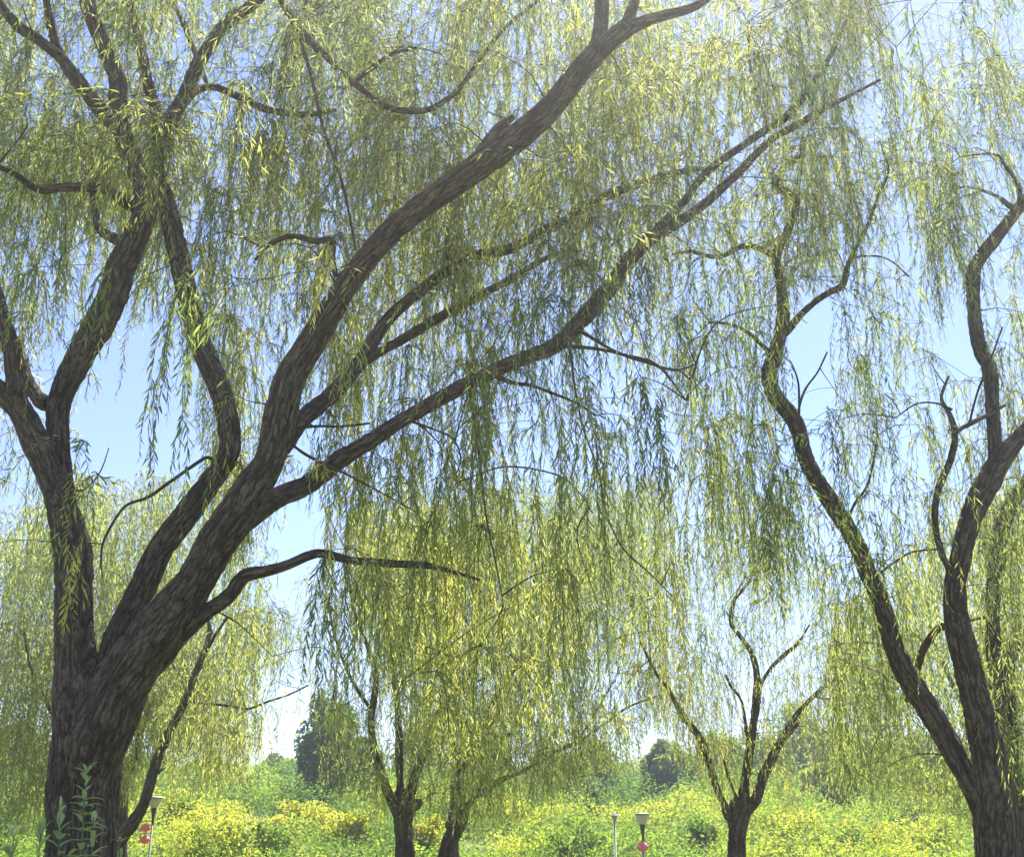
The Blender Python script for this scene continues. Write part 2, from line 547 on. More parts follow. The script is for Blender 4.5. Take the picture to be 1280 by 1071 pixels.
class Willow:
    def __init__(self, name, label, group='willows of the grove'):
        self.paths = {}
        self.name, self.label, self.group = name, label, group
        self.limbs, self.fine = [], []
        self.host = {}

    def path(self, key, pts, Y0=None, Y1=None, parent=None, part='limb', step=0.03, seg=20, bark=0.012, seed=None, wob=0.0):
        pts = [tuple(p) for p in pts]
        if parent is not None:
            pp = self.paths[parent]
            d = [math.hypot(p[0] - pts[0][0], p[1] - pts[0][1]) for p in pp]
            i = int(np.argmin(d))
            # finer: interpolate along the parent
            best = None
            for a, b in zip(pp[:-1], pp[1:]):
                for u in np.linspace(0, 1, 9):
                    x = a[0] + (b[0] - a[0]) * u; y = a[1] + (b[1] - a[1]) * u
                    dd = math.hypot(x - pts[0][0], y - pts[0][1])
                    if best is None or dd < best[0]: best = (dd, a[3] + (b[3] - a[3]) * u)
            Y0 = best[1]
        if Y1 is None: Y1 = Y0
        s = np.cumsum([0] + [math.hypot(b[0] - a[0], b[1] - a[1]) for a, b in zip(pts[:-1], pts[1:])])
        s = s / s[-1]
        full = [(p[0], p[1], p[2], Y0 + (Y1 - Y0) * u) for p, u in zip(pts, s)]
        self.paths[key] = full
        w = np.array([np.r_[P(x, y, Y), ww * 0.5 * m_per_px(y, Y)] for x, y, ww, Y in full])
        t = make_tube(w, step=step, seg=seg, bark=bark, seed=float(len(self.paths)) * 1.37 if seed is None else seed, wob=wob)
        t.key = key
        t.host = None
        if parent is not None and part == 'limb':
            k = parent
            while self.host.get(k): k = self.host[k]
            t.host = self.host[key] = k
        if part == 'twig': self.fine.append(t)
        else: self.limbs.append((part, t))
        return t

    def build(self, fol, leafmat, barkmat, fil=True, netr=0.011, base_px=None, strands=True, twigseg=5):
        trunk_t = [t for p, t in self.limbs if p == 'trunk']
        base = trunk_t[0].cen[0].copy()
        base[2] = ground_z(base[0], base[1])
        root = thing(self.name, self.label, 'willow tree', tuple(base), 0, self.group)
        self.root, self.base = root, base
        if fil: fillet([t for p, t in self.limbs])
        V, F, A = finish_tubes(trunk_t)
        mesh_np('trunk', V, F, barkmat, root, attrs=A, origin=base)
        nodes = [np.concatenate([t.cen[::6] for p, t in self.limbs if p == 'limb'] + [t.cen[::3] for t in self.fine] + [trunk_t[0].cen[-2:]])]
        made = {}
        for p, t in sorted((q for q in self.limbs if q[0] == 'limb'), key=lambda q: q[1].host is not None):
            V, F, A = finish_tubes([t])
            host = made.get(t.host)
            made[t.key] = mesh_np('branch' if host else 'limb', V, F, barkmat, host or root, attrs=A, origin=base)
        tw = list(self.fine)
        tw += twig_net(fol, nodes[0], maxr=netr, seg=twigseg)
        if strands: tw += strand_tubes(fol)
        if tw:
            V, F, A = finish_tubes(tw)
            mesh_np('twigs', V, F, M_twig, root, attrs=A, origin=base)
        fol.build(leafmat, root, base)
        print(self.name, 'twigs', len(tw), 'leafverts', fol.n)


# ------------------------------------------------------------------ ground
def smooth(a, b, x):
    t = np.clip((x - a) / (b - a), 0, 1)
    return t * t * (3 - 2 * t)


def ground_z(x, y):
    x = np.asarray(x, float); y = np.asarray(y, float)
    z = 3.4 * smooth(27, 56, y) + 2.0 * smooth(60, 140, y)
    z = z + 0.35 * (np.sin(x * 0.13 + 1.0) * np.sin(y * 0.11)) * smooth(20, 45, y)
    z = z + 0.04 * np.sin(x * 0.9) * np.sin(y * 0.7 + x * .3)
    return z if z.ndim else float(z)


def build_ground():
    xs = np.concatenate([np.linspace(-220, -60, 9)[:-1], np.linspace(-60, 60, 121), np.linspace(60, 220, 9)[1:]])
    ys = np.concatenate([np.linspace(-60, -12, 6)[:-1], np.linspace(-12, 140, 153), np.linspace(140, 300, 9)[1:]])
    X, Y = np.meshgrid(xs, ys)
    Z = ground_z(X, Y)
    V = np.stack([X, Y, Z], -1).reshape(-1, 3)
    nx, ny = len(xs), len(ys)
    i = np.arange(ny - 1)[:, None] * nx; j = np.arange(nx - 1)[None]
    F = np.stack(np.broadcast_arrays(i + j, i + j + 1, i + nx + j + 1, i + nx + j), -1).reshape(-1, 4)
    m, nt, n, l = new_mat('grass_ground')
    out = n.new('ShaderNodeOutputMaterial'); pb = n.new('ShaderNodeBsdfPrincipled'); pb.inputs['Roughness'].default_value = 0.95
    tc = n.new('ShaderNodeTexCoord')
    a = n.new('ShaderNodeTexNoise'); a.inputs['Scale'].default_value = 0.4; a.inputs['Detail'].default_value = 10
    b = n.new('ShaderNodeTexNoise'); b.inputs['Scale'].default_value = 14; b.inputs['Detail'].default_value = 8
    l.new(tc.outputs['Object'], a.inputs['Vector']); l.new(tc.outputs['Object'], b.inputs['Vector'])
    ad = n.new('ShaderNodeMath'); ad.operation = 'MULTIPLY_ADD'; ad.inputs[1].default_value = 0.5
    l.new(b.outputs['Fac'], ad.inputs[0]); l.new(a.outputs['Fac'], ad.inputs[2])
    rp = ramp(n, [(0.45, (0.035, 0.06, 0.016)), (0.75, (0.075, 0.11, 0.028)), (1.0, (0.14, 0.14, 0.05))])
    l.new(ad.outputs['Value'], rp.inputs['Fac']); l.new(rp.outputs['Color'], pb.inputs['Base Color'])
    bp = n.new('ShaderNodeBump'); bp.inputs['Distance'].default_value = 0.08
    l.new(b.outputs['Fac'], bp.inputs['Height']); l.new(bp.outputs['Normal'], pb.inputs['Normal'])
    l.new(pb.outputs['BSDF'], out.inputs['Surface'])
    o = mesh_np('ground', V, [F], m)
    tag(o, kind='structure')


build_ground()

# ------------------------------------------------------------------ big willow at the left
rowsA = {0: (0, '88888887 48878888 77654577 77741000'), 1: (0, '88888888 48888888 77545577 77731000'),
 2: (0, '88888888 78888888 88766677 77631000'), 3: (0, '88888847 78888853 68887777 66531000'),
 4: (0, '88888856 88888842 57888777 66421000'), 5: (0, '88787654 78888866 78888876 65443100'),
 6: (0, '88765546 78888777 78888876 54331000'), 7: (0, '56742445 68888755 78888765 33210000'),
 8: (0, '35524355 57877655 56666433 32100000'), 9: (0, '56643344 57887666 55552322 21000000'),
 10: (0, '34431134 57876655 54432222 10000000'), 11: (0, '12221124 35676655 44322222 10000000'),
 12: (0, '11110133 24555655 43222221 10000000'), 13: (0, '11100035 32345555 43322221 10000000'),
 14: (0, '11100025 21334555 33322231 10000000'), 15: (0, '11200025 11334554 33222231 10000000'),
 16: (0, '12200014 10134444 33322231 10000000'), 17: (0, '12200002 00134444 33322221 10000000'),
 18: (0, '11200001 00134444 33222211 10000000'), 19: (0, '01100000 11134333 22222110 10000000'),
 20: (0, '00000000 11244444 22221110 10000000'), 21: (0, '00000000 01123443 33332211 00000000'),
 22: (0, '00000000 00112333 22221100 00000000'), 23: (0, '00000000 00111122 11110000 00000000')}
GA = chart(rowsA)


def depthA(px, py, mean=False):
    if mean: return 9.0
    if rng.random() < 0.07: return rng.uniform(6.9, 8.2)
    return rng.uniform(8.6, 11.8)


wa = Willow('willow_tree', 'largest near willow with a thick furrowed trunk forking low at the left edge')
wa.path('trunk', [(70, 1440, 210), (86, 1300, 130), (96, 1160, 100), (102, 1050, 90), (105, 980, 85), (109, 930, 84), (116, 885, 94), (120, 850, 92), (122, 822, 60)], 8.5, 8.5, part='trunk', step=0.008, seg=190, bark=0.017)
wa.path('A1', [(100, 995, 34), (98, 950, 52), (95, 880, 52), (94, 800, 48), (93, 711, 45), (83, 655, 38), (68, 607, 33), (48, 560, 30), (30, 520, 27), (14, 503, 25), (-12, 480, 24), (-60, 440, 22), (-120, 340, 18)], 8.5, 7.9, step=0.012, seg=96, bark=0.013)
wa.path('A1c', [(60, 597, 22), (40, 553, 24), (22, 495, 24), (16, 440, 24), (4, 405, 22), (-14, 340, 19), (-40, 250, 14), (-50, 150, 9)], 8.2, 7.6, step=0.02, seg=44, bark=0.014)
wa.path('A1d', [(62, 505, 22), (50, 500, 20), (34, 474, 17), (18, 430, 15), (0, 400, 13)], 8.6, 8.9, step=0.02, seg=32)
wa.path('A1b', [(88, 665, 30), (77, 600, 30), (72, 545, 30), (75, 500, 30), (97, 452, 34), (124, 405, 34), (143, 365, 34), (150, 336, 34), (168, 300, 32), (182, 266, 30), (180, 230, 28), (168, 202, 26), (152, 165, 25), (148, 130, 24), (147, 100, 22), (134, 67, 20), (114, 17, 19), (106, -20, 17), (100, -90, 14), (110, -170, 9)], 8.55, 8.0, step=0.013, seg=84, bark=0.013)
wa.path('A1e', [(150, 160, 22), (131, 143, 20), (97, 101, 19), (74, 67, 14), (62, 25, 11), (55, -15, 9), (45, -90, 6)], parent='A1b', Y1=7.7, step=0.025, seg=28)
wa.path('A1f', [(80, 76, 14), (50, 52, 13), (20, 30, 13), (-6, -6, 11), (-30, -60, 7)], parent='A1e', Y1=7.5, step=0.025, seg=24)
wa.path('A1g', [(178, 262, 20), (152, 256, 15), (128, 242, 12), (78, 232, 11), (50, 235, 9), (20, 218, 8), (-20, 205, 5)], parent='A1b', Y1=7.4, step=0.025, seg=24, wob=0.08)
wa.path('A1h', [(160, 305, 18), (138, 296, 14), (124, 286, 11), (118, 260, 7), (112, 220, 5)], parent='A1b', Y1=8.9, step=0.025, seg=20)
wa.path('A2a', [(121, 930, 26), (128, 890, 40), (136, 840, 38), (156, 778, 31), (178, 733, 32), (197, 690, 30), (229, 646, 31), (260, 606, 30), (284, 572, 28), (287, 540, 28), (276, 490, 27), (252, 432, 27), (236, 372, 27), (221, 310, 25), (210, 262, 23), (197, 215, 21), (204, 168, 21), (229, 124, 17), (250, 77, 17), (281, 32, 16), (318, 4, 13), (345, -25, 11), (390, -80, 8)], 8.45, 9.0, step=0.012, seg=90, bark=0.012)
wa.path('A2i', [(200, 190, 18), (195, 141, 15), (182, 94, 14), (170, 25, 13), (160, -20, 12), (150, -100, 8)], parent='A2a', Y1=9.6, step=0.025, seg=28)
wa.path('A2j', [(228, 128, 13), (245, 117, 10), (270, 112, 10), (303, 123, 9), (336, 138, 9), (382, 145, 8), (420, 138, 5)], parent='A2a', Y1=10.0, seg=16, wob=0.1)
wa.path('A2k', [(262, 112, 7), (225, 20, 7), (205, -10, 7), (180, -80, 5)], 9.3, 9.8, seg=12)
wa.path('A2b', [(110, 1010, 36), (117, 960, 62), (134, 900, 74), (164, 837, 66), (206, 777, 58), (246, 724, 49), (272, 678, 46), (297, 643, 47), (318, 606, 46), (337, 574, 36.5), (350, 523, 38.3), (363, 473, 36.5), (387, 432, 33.9), (414, 389, 31.3), (445, 340, 30.4), (492, 286, 29.6), (560, 235, 29.6), (620, 192, 31.3), (677, 145, 29.6), (718, 97, 28.7), (753, 58, 27.8), (782, 37, 21.8), (803, 28, 14.8), (828, 20, 12.2), (867, 9, 11.3), (900, -14, 8.7), (940, -60, 6.1)], 8.5, 6.9, step=0.012, seg=140, bark=0.015)
wa.path('A2m', [(742, 75, 22), (750, 40, 18), (752, -10, 17), (750, -80, 13), (760, -160, 8)], parent='A2b', Y1=6.7, step=0.02, seg=32)
wa.path('A2n', [(774, 45, 18), (788, 18, 14), (797, -10, 12), (820, -80, 8)], parent='A2b', Y1=6.9, step=0.02, seg=24)
wa.path('A2o', [(590, 222, 20), (607, 184, 16), (624, 160, 12), (641, 147, 8)], 7.6, 7.75, step=0.02, seg=24)
wa.path('C', [(300, 655, 30), (343, 624, 25), (387, 604, 23), (427, 572, 22), (459, 553, 19), (506, 523, 18), (560, 493, 18), (593, 476, 17), (644, 452, 18), (694, 432, 19), (728, 399, 19), (763, 358, 18), (795, 315, 17), (826, 290, 15), (867, 266, 12), (917, 222, 11), (961, 177, 10), (995, 158, 10), (1021, 141, 8), (1058, 122, 5), (1100, 100, 3)], 8.3, 9.3, step=0.02, seg=44, bark=0.012)
wa.path('C2', [(806, 307, 12), (828, 281, 11), (855, 252, 10), (884, 215, 10), (934, 178, 9), (984, 145, 10), (1011, 111, 9), (1040, 66, 7), (1060, 20, 5), (1075, -30, 4)], parent='C', Y1=9.4, step=0.025, seg=20)
wa.path('C3', [(961, 160, 6), (948, 125, 5), (938, 85, 4), (935, 40, 3)], 9.1, 9.3, seg=10)
wa.path('C4', [(612, 466, 8), (640, 480, 5), (660, 483, 4), (690, 494, 4), (716, 505, 3), (745, 520, 2.5)], parent='C', Y1=8.3, seg=10, part='twig', wob=0.05)
wa.path('C5', [(690, 433, 7), (720, 434, 5), (760, 440, 4), (802, 453, 4), (842, 463, 3), (870, 455, 2)], parent='C', Y1=8.4, seg=10, part='twig', wob=0.05)
wa.path('C6', [(715, 412, 7), (735, 418, 5), (770, 440, 4), (812, 452, 4), (840, 474, 3), (858, 500, 2)], parent='C', Y1=7.6, seg=10, part='twig', wob=0.05)
wa.path('C7', [(712, 416, 3.4), (717, 473, 2.7), (728, 530, 2.7), (748, 590, 2.4), (758, 641, 2.4), (778, 684, 2.0), (812, 716, 1.7), (840, 745, 1.4)], parent='C', Y1=7.4, seg=10, part='twig')
wa.path('C8', [(588, 480, 3.4), (592, 520, 2.7), (600, 574, 2.7), (607, 641, 2.4), (620, 705, 2.0), (630, 760, 1.4)], parent='C', Y1=7.7, seg=10, part='twig')
wa.path('C9', [(507, 524, 4.1), (540, 536, 2.7), (562, 548, 2.7), (575, 575, 2.0), (568, 600, 2.0)], parent='C', Y1=8.0, seg=10, part='twig', wob=0.05)
wa.path('C10', [(570, 603, 2.0), (633, 584, 2.4), (694, 594, 2.0), (721, 614, 1.7), (740, 640, 1.4)], 8.2, 8.3, seg=8, part='twig', wob=0.05)
wa.path('D', [(352, 560, 24), (380, 523, 22), (420, 488, 21), (455, 445, 17), (485, 399, 15), (536, 355, 14), (586, 323, 13), (640, 310, 13), (674, 292, 13), (705, 276, 12), (748, 249, 12), (805, 228, 10), (850, 215, 8), (890, 210, 5)], 8.3, 10.3, step=0.025, seg=32)
wa.path('E', [(450, 455, 14), (499, 426, 12), (526, 410, 12), (570, 385, 12), (603, 368, 11), (657, 338, 9), (680, 324, 8), (720, 310, 5)], parent='D', Y1=10.6, step=0.025, seg=24)
wa.path('E2', [(560, 338, 9), (560, 300, 7), (565, 270, 5), (590, 240, 3)], parent='D', Y1=9.8, seg=12)
wa.path('F', [(172, 850, 24), (198, 826, 20), (219, 798, 18), (249, 771, 19), (286, 745, 17), (303, 722, 16), (336, 714, 13), (363, 707, 12), (400, 693, 11), (442, 701, 10), (492, 703, 10), (533, 705, 9), (560, 712, 6), (600, 725, 4)], 8.35, 7.8, step=0.02, seg=40, bark=0.014, wob=0.07)
wa.path('G', [(340, -20, 11), (377, 40, 10), (424, 86, 9), (450, 110, 8), (485, 134, 8), (532, 138, 7), (572, 113, 6), (600, 74, 5), (633, 34, 5), (674, 0, 4), (700, -20, 3)], 9.0, 8.2, step=0.03, seg=14)
wa.path('G2', [(440, 106, 6), (465, 85, 6), (490, 68, 5), (520, 60, 4)], parent='G', Y1=9.0, seg=10)
wa.path('G3', [(370, 30, 5), (390, 100, 4), (404, 160, 4), (428, 230, 4), (445, 312, 3)], parent='G', Y1=7.8, seg=8, part='twig')
wa.path('H', [(420, 345, 7), (415, 325, 8), (413, 303, 9), (390, 303, 8), (363, 297, 7), (335, 309, 6), (320, 325, 4)], 8.0, 8.0, seg=14, wob=0.05)
wa.path('I', [(275, 590, 7), (270, 580, 5), (259, 572, 4.5), (235, 587, 4.5), (188, 620, 4.5), (155, 634, 3.5), (131, 672, 3), (127, 700, 2.5), (129, 722, 1.6)], 8.3, 7.9, seg=10, part='twig', wob=0.04)
wa.path('J', [(84, 612, 3), (105, 612, 2.5), (125, 590, 2), (136, 560, 1.5)], 8.2, 7.9, seg=8, part='twig')
wa.path('K', [(330, 540, 8), (390, 533, 4), (425, 533, 3.5), (462, 529, 3)], 8.2, 8.0, seg=8, part='twig')
wa.path('K2', [(395, 535, 3), (350, 508, 3), (330, 505, 3)], 8.1, 8.3, seg=8, part='twig')
wa.path('K3', [(340, 520, 5), (365, 555, 4), (395, 575, 4), (428, 590, 3), (470, 612, 2.5), (520, 640, 2)], 8.2, 7.8, seg=8, part='twig')

fa = Foliage()
pre = []
# curtains of shoots that stand out in the picture: x, top, bottom, distance, shoots, tint
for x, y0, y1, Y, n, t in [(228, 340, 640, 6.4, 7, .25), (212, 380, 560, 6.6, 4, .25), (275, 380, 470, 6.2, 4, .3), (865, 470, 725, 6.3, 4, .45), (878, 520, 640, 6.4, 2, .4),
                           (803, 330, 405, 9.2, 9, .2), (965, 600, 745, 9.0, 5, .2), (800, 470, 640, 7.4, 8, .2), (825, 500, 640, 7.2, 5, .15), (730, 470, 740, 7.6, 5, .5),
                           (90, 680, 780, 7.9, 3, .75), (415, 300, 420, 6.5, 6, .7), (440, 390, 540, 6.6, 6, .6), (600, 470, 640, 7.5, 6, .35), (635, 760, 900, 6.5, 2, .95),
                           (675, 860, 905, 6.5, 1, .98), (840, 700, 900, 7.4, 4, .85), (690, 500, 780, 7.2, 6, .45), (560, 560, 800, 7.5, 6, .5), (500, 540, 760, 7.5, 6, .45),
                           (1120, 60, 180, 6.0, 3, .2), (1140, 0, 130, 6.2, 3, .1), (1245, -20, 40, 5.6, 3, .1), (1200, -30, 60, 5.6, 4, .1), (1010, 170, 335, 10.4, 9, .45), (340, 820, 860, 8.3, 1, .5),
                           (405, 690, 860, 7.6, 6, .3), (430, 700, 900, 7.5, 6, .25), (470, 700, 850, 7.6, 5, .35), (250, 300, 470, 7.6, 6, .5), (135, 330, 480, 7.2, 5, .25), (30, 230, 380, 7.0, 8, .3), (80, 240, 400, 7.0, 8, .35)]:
    a, b = P(x, y0, Y), P(x, y1, Y)
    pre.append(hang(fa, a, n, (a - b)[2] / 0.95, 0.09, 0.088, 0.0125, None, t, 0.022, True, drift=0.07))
    fa.roots.append(a)
fill_crown(GA, depthA, 0.41, 0.078, 0.0108, (0.6, 1.8), (3, 11), 0.12, 0.020, True, (0.45, 0.14), 400000, fa, pre=pre, chaos=0.7, uneven=1.0)
wa.build(fa, M_leaf, M_bark)

# ------------------------------------------------------------------ willow at the right
rowsR = {0: (28, '1111'), 1: (28, '1221'), 2: (27, '24565'), 3: (27, '14687'), 4: (26, '134676'), 5: (24, '32244635'),
 6: (21, '22314342642'), 7: (21, '23225322643'), 8: (21, '33223232423'), 9: (21, '34420452213'), 10: (20, '134410442114'),
 11: (20, '132310332115'), 12: (20, '123420331225'), 13: (21, '12431342324'), 14: (21, '12341342323'), 15: (22, '1451234333'),
 16: (22, '1452234333'), 17: (23, '333233222'), 18: (24, '23332222'), 19: (26, '433112'), 20: (26, '433112'), 21: (26, '432112'), 22: (26, '432111'),
 23: (26, '430023'), 24: (26, '320012')}
GR = chart(rowsR, left_pad=False, right_pad=True)


def depthR(px, py, mean=False):
    if mean: return 10.5
    return rng.uniform(8.8, 12.6)


wr = Willow('willow_tree', 'near willow at the right edge splitting into tall bare curving stems against blue sky')
wr.path('trunk', [(1262, 1370, 110), (1254, 1250, 66), (1249, 1120, 56), (1247, 1060, 52), (1244, 1010, 48), (1242, 975, 44), (1241, 945, 16)], 9.8, 9.8, part='trunk', step=0.009, seg=150, bark=0.015)
wr.path('R1', [(1243, 1090, 20), (1239, 1045, 30), (1223, 997, 32), (1203, 960, 30), (1169, 899, 29), (1129, 835, 26), (1112, 788, 24), (1098, 745, 22), (1082, 711, 22), (1072, 684, 21), (1052, 647, 21), (1025, 607, 20), (1007, 573, 19), (997, 536, 20), (984, 514, 21), (968, 494, 19), (961, 470, 20), (967, 446, 18), (974, 420, 17), (979, 389, 16), (976, 357, 12), (971, 319, 10), (984, 290, 10), (995, 259, 9), (989, 244, 9), (969, 231, 9), (978, 212, 7), (998, 195, 6), (1004, 170, 4)], 9.75, 10.6, step=0.018, seg=48, bark=0.014)
wr.path('R1b', [(972, 321, 10), (948, 309, 8), (931, 308, 7), (900, 323, 6), (863, 314, 5), (840, 318, 3)], parent='R1', Y1=11.2, seg=14, wob=0.06)
wr.path('R1c', [(976, 420, 14), (986, 412, 11), (998, 397, 10), (1018, 378, 9), (1038, 365, 9), (1055, 356, 8), (1064, 325, 6), (1085, 282, 5), (1099, 242, 4), (1110, 215, 3), (1104, 190, 2)], parent='R1', Y1=10.0, seg=16, wob=0.04)
wr.path('R1d', [(1066, 322, 3), (1085, 321, 3), (1109, 326, 2.5), (1136, 346, 2)], 10.2, 9.8, seg=8, part='twig', wob=0.04)
wr.path('R1e', [(972, 446, 9), (954, 434, 6), (931, 415, 5), (907, 405, 4), (885, 403, 3)], parent='R1', Y1=10.0, seg=12, wob=0.05)
wr.path('R1f', [(1058, 655, 5), (1068, 630, 3.5), (1085, 604, 3), (1095, 557, 2.5), (1096, 520, 2)], parent='R1', Y1=10.2, seg=8, part='twig')
wr.path('R1g', [(994, 530, 4), (1005, 490, 3), (1022, 465, 2.5), (1034, 440, 2)], parent='R1', Y1=10.5, seg=8, part='twig')
wr.path('R1h', [(999, 520, 3), (998, 480, 3), (990, 455, 2)], parent='R1', Y1=10.0, seg=8, part='twig')
wr.path('R2', [(1247, 1080, 22), (1244, 1020, 36), (1237, 946, 38), (1221, 882, 34), (1206, 822, 31), (1196, 778, 29), (1193, 735, 27), (1199, 705, 26), (1210, 658, 27), (1227, 617, 28), (1250, 578, 26), (1277, 545, 20), (1310, 508, 18), (1345, 450, 16), (1370, 360, 14), (1380, 250, 10), (1400, 150, 6)], 9.75, 9.3, step=0.016, seg=54, bark=0.015)
wr.path('R2a', [(1240, 605, 20), (1244, 575, 18), (1242, 540, 17), (1240, 506, 17), (1237, 466, 18), (1223, 432, 18), (1218, 389, 17), (1217, 350, 17), (1220, 332, 16), (1233, 313, 16), (1257, 281, 14), (1280, 252, 13), (1296, 225, 12), (1310, 150, 9), (1320, 60, 6)], parent='R2', Y1=9.7, step=0.018, seg=40, bark=0.013)
wr.path('R2b', [(1268, 262, 8), (1245, 247, 5), (1225, 238, 4), (1205, 234, 3), (1185, 240, 2)], parent='R2a', Y1=10.2, seg=10, wob=0.04)
wr.path('R2c', [(1274, 256, 8), (1272, 232, 5), (1255, 205, 4), (1243, 192, 3), (1200, 196, 2)], parent='R2a', Y1=9.3, seg=10, wob=0.04)
wr.path('R3', [(1192, 740, 11), (1186, 712, 9), (1174, 684, 9), (1168, 647, 8), (1173, 612, 8), (1189, 574, 8), (1193, 542, 8), (1186, 518, 7), (1176, 498, 5), (1186, 470, 3)], parent='R2', Y1=9.2, seg=16, wob=0.02)
wr.path('R3b', [(1194, 542, 6), (1204, 534, 6), (1220, 526, 6), (1236, 518, 5), (1257, 506, 4)], parent='R3', Y1=9.5, seg=12)
wr.path('R3c', [(1212, 528, 3), (1222, 490, 3), (1238, 450, 2.5), (1253, 409, 2)], 9.35, 9.0, seg=8, part='twig')
wr.path('R3d', [(1190, 512, 3), (1170, 504, 2.5), (1145, 505, 2), (1120, 522, 1.5)], 9.25, 9.0, seg=8, part='twig')
wr.path('R4', [(1200, 786, 12), (1184, 782, 10), (1170, 788, 9), (1154, 812, 9), (1145, 842, 8), (1133, 876, 5)], parent='R2', Y1=10.6, seg=16)
wr.path('R5', [(1100, 716, 4), (1115, 705, 3), (1140, 690, 2.5), (1180, 686, 2)], 9.95, 9.6, seg=8, part='twig')
fr = Foliage(); pre = []
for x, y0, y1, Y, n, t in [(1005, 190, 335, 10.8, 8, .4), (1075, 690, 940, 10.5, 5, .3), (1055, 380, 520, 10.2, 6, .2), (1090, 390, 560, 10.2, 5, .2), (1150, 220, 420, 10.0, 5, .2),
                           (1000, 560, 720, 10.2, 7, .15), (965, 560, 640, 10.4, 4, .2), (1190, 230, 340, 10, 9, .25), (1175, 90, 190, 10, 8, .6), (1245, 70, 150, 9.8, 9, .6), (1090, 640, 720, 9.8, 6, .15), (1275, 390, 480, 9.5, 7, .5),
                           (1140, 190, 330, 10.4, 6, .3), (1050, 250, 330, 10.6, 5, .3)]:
    a, b = P(x, y0, Y), P(x, y1, Y)
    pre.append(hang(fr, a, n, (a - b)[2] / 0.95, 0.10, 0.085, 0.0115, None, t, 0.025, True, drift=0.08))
    fr.roots.append(a)
fill_crown(GR, depthR, 0.23, 0.08, 0.0105, (0.5, 1.6), (2, 8), 0.09, 0.023, True, (0.36, 0.14), 80000, fr, pre=pre, chaos=0.6)
wr.build(fr, M_leaf, M_bark, netr=0.008)

# ------------------------------------------------------------------ second willow behind it, cut by the right edge
rowsS = {15: (29, '123'), 16: (29, '234'), 17: (28, '2345'), 18: (28, '2345'), 19: (28, '2345'), 20: (28, '2345'), 21: (28, '2345'), 22: (29, '345'), 23: (29, '234'), 24: (30, '22')}
GS = chart(rowsS, left_pad=False, right_pad=True, top_pad=False)
ws = Willow('willow_tree', 'willow at the right edge half hidden behind the tall bare curving stems')
ws.path('trunk', [(1272, 1290, 60), (1270, 1180, 44), (1268, 1060, 40), (1266, 1000, 36), (1264, 960, 24)], 13.0, 13.0, part='trunk', step=0.03, seg=48, bark=0.016)
ws.path('a', [(1266, 1030, 24), (1256, 960, 20), (1246, 899, 17), (1242, 820, 17), (1241, 745, 18), (1247, 691, 20), (1256, 645, 21), (1272, 615, 17), (1290, 590, 14), (1310, 540, 8)], 12.95, 12.6, seg=28)
ws.path('a2', [(1248, 702, 12), (1236, 684, 8), (1228, 679, 5)], parent='a', Y1=12.7, seg=12)
ws.path('b', [(1267, 1020, 24), (1263, 946, 20), (1260, 880, 19), (1260, 830, 17), (1274, 800, 15), (1310, 770, 12), (1340, 700, 8)], 13.0, 13.6, seg=28)
ws.path('c', [(1240, 770, 8), (1225, 772, 5), (1212, 775, 4)], parent='a', Y1=12.5, seg=10)
fs = fill_crown(GS, lambda a, b, mean=False: 13.0 if mean else rng.uniform(12.9, 15.2), 0.16, 0.10, 0.016, (0.6, 1.6), (3, 7), 0.15, 0.03, True, (0.5, 0.12), 14000)
ws.build(fs, M_leaf, M_bark2, netr=0.009)

# ------------------------------------------------------------------ pollard willows in the middle distance
def sub(G0, keep):
    G = G0.copy()
    for c in range(G.shape[1]):
        G[:, c] *= keep((c - PADX + 0.5) * CELL)
    return G


rowsM = {15: (12, '122233332'), 16: (10, '24445545542'), 17: (10, '35666666653'), 18: (9, '356777777763'), 19: (9, '355777777753'), 20: (9, '244777777643'),
 21: (9, '135777776333'), 22: (10, '46777776432'), 23: (10, '3677777654'), 24: (10, '24556644'), 25: (11, '123432')}
GM = chart(rowsM, left_pad=False, top_pad=False)
GM1 = sub(GM, lambda x: float(np.clip((640 - x) / 160, 0, 1)))
GM2 = GM - GM1

w1 = Willow('willow_tree', 'small central pollarded willow, upright dark trunk splitting into three stems at a swollen head')
w1.path('trunk', [(505, 1150, 28), (506, 1067, 23), (504, 1032, 23), (504, 1012, 28), (503, 996, 24), (502, 985, 14)], 20.0, 20.0, part='trunk', seg=40, bark=0.02)
w1.path('knob', [(510, 1010, 18), (520, 1005, 14), (527, 1002, 8)], 19.9, 19.8, seg=20)
w1.path('a', [(498, 1015, 16), (487, 994, 12), (476, 963, 11), (468, 940, 10), (464, 900, 9), (470, 850, 8), (462, 815, 6), (445, 770, 4), (435, 720, 3)], 19.9, 18.8, seg=18)
w1.path('b', [(503, 1010, 15), (500, 975, 10), (499, 946, 10), (498, 900, 9), (494, 850, 8), (488, 790, 6), (470, 740, 5), (480, 690, 3)], 20.0, 20.6, seg=18)
w1.path('c', [(508, 1008, 16), (515, 985, 14), (522, 960, 12), (536, 930, 10), (552, 890, 9), (566, 869, 8), (586, 845, 7), (600, 800, 5), (606, 740, 3)], 20.0, 21.0, seg=18)
w1.path('d', [(548, 898, 6), (552, 850, 5), (545, 790, 4), (540, 720, 3)], parent='c', Y1=20.0, seg=12)
w1.path('e', [(466, 890, 5), (440, 850, 4), (420, 800, 3), (410, 750, 2)], parent='a', Y1=18.5, seg=10)
w1.path('f', [(567, 868, 4), (585, 857, 3.5), (606, 847, 3)], parent='c', Y1=20.2, seg=10)
f1 = fill_crown(GM1, lambda a, b, mean=False: 19.5 if mean else rng.uniform(17.5, 22.0), 0.34, 0.095, 0.016, (0.5, 2.0), (3, 9), 0.2, 0.035, False, (0.30, 0.12), 90000, chaos=0.5, uneven=0.6)
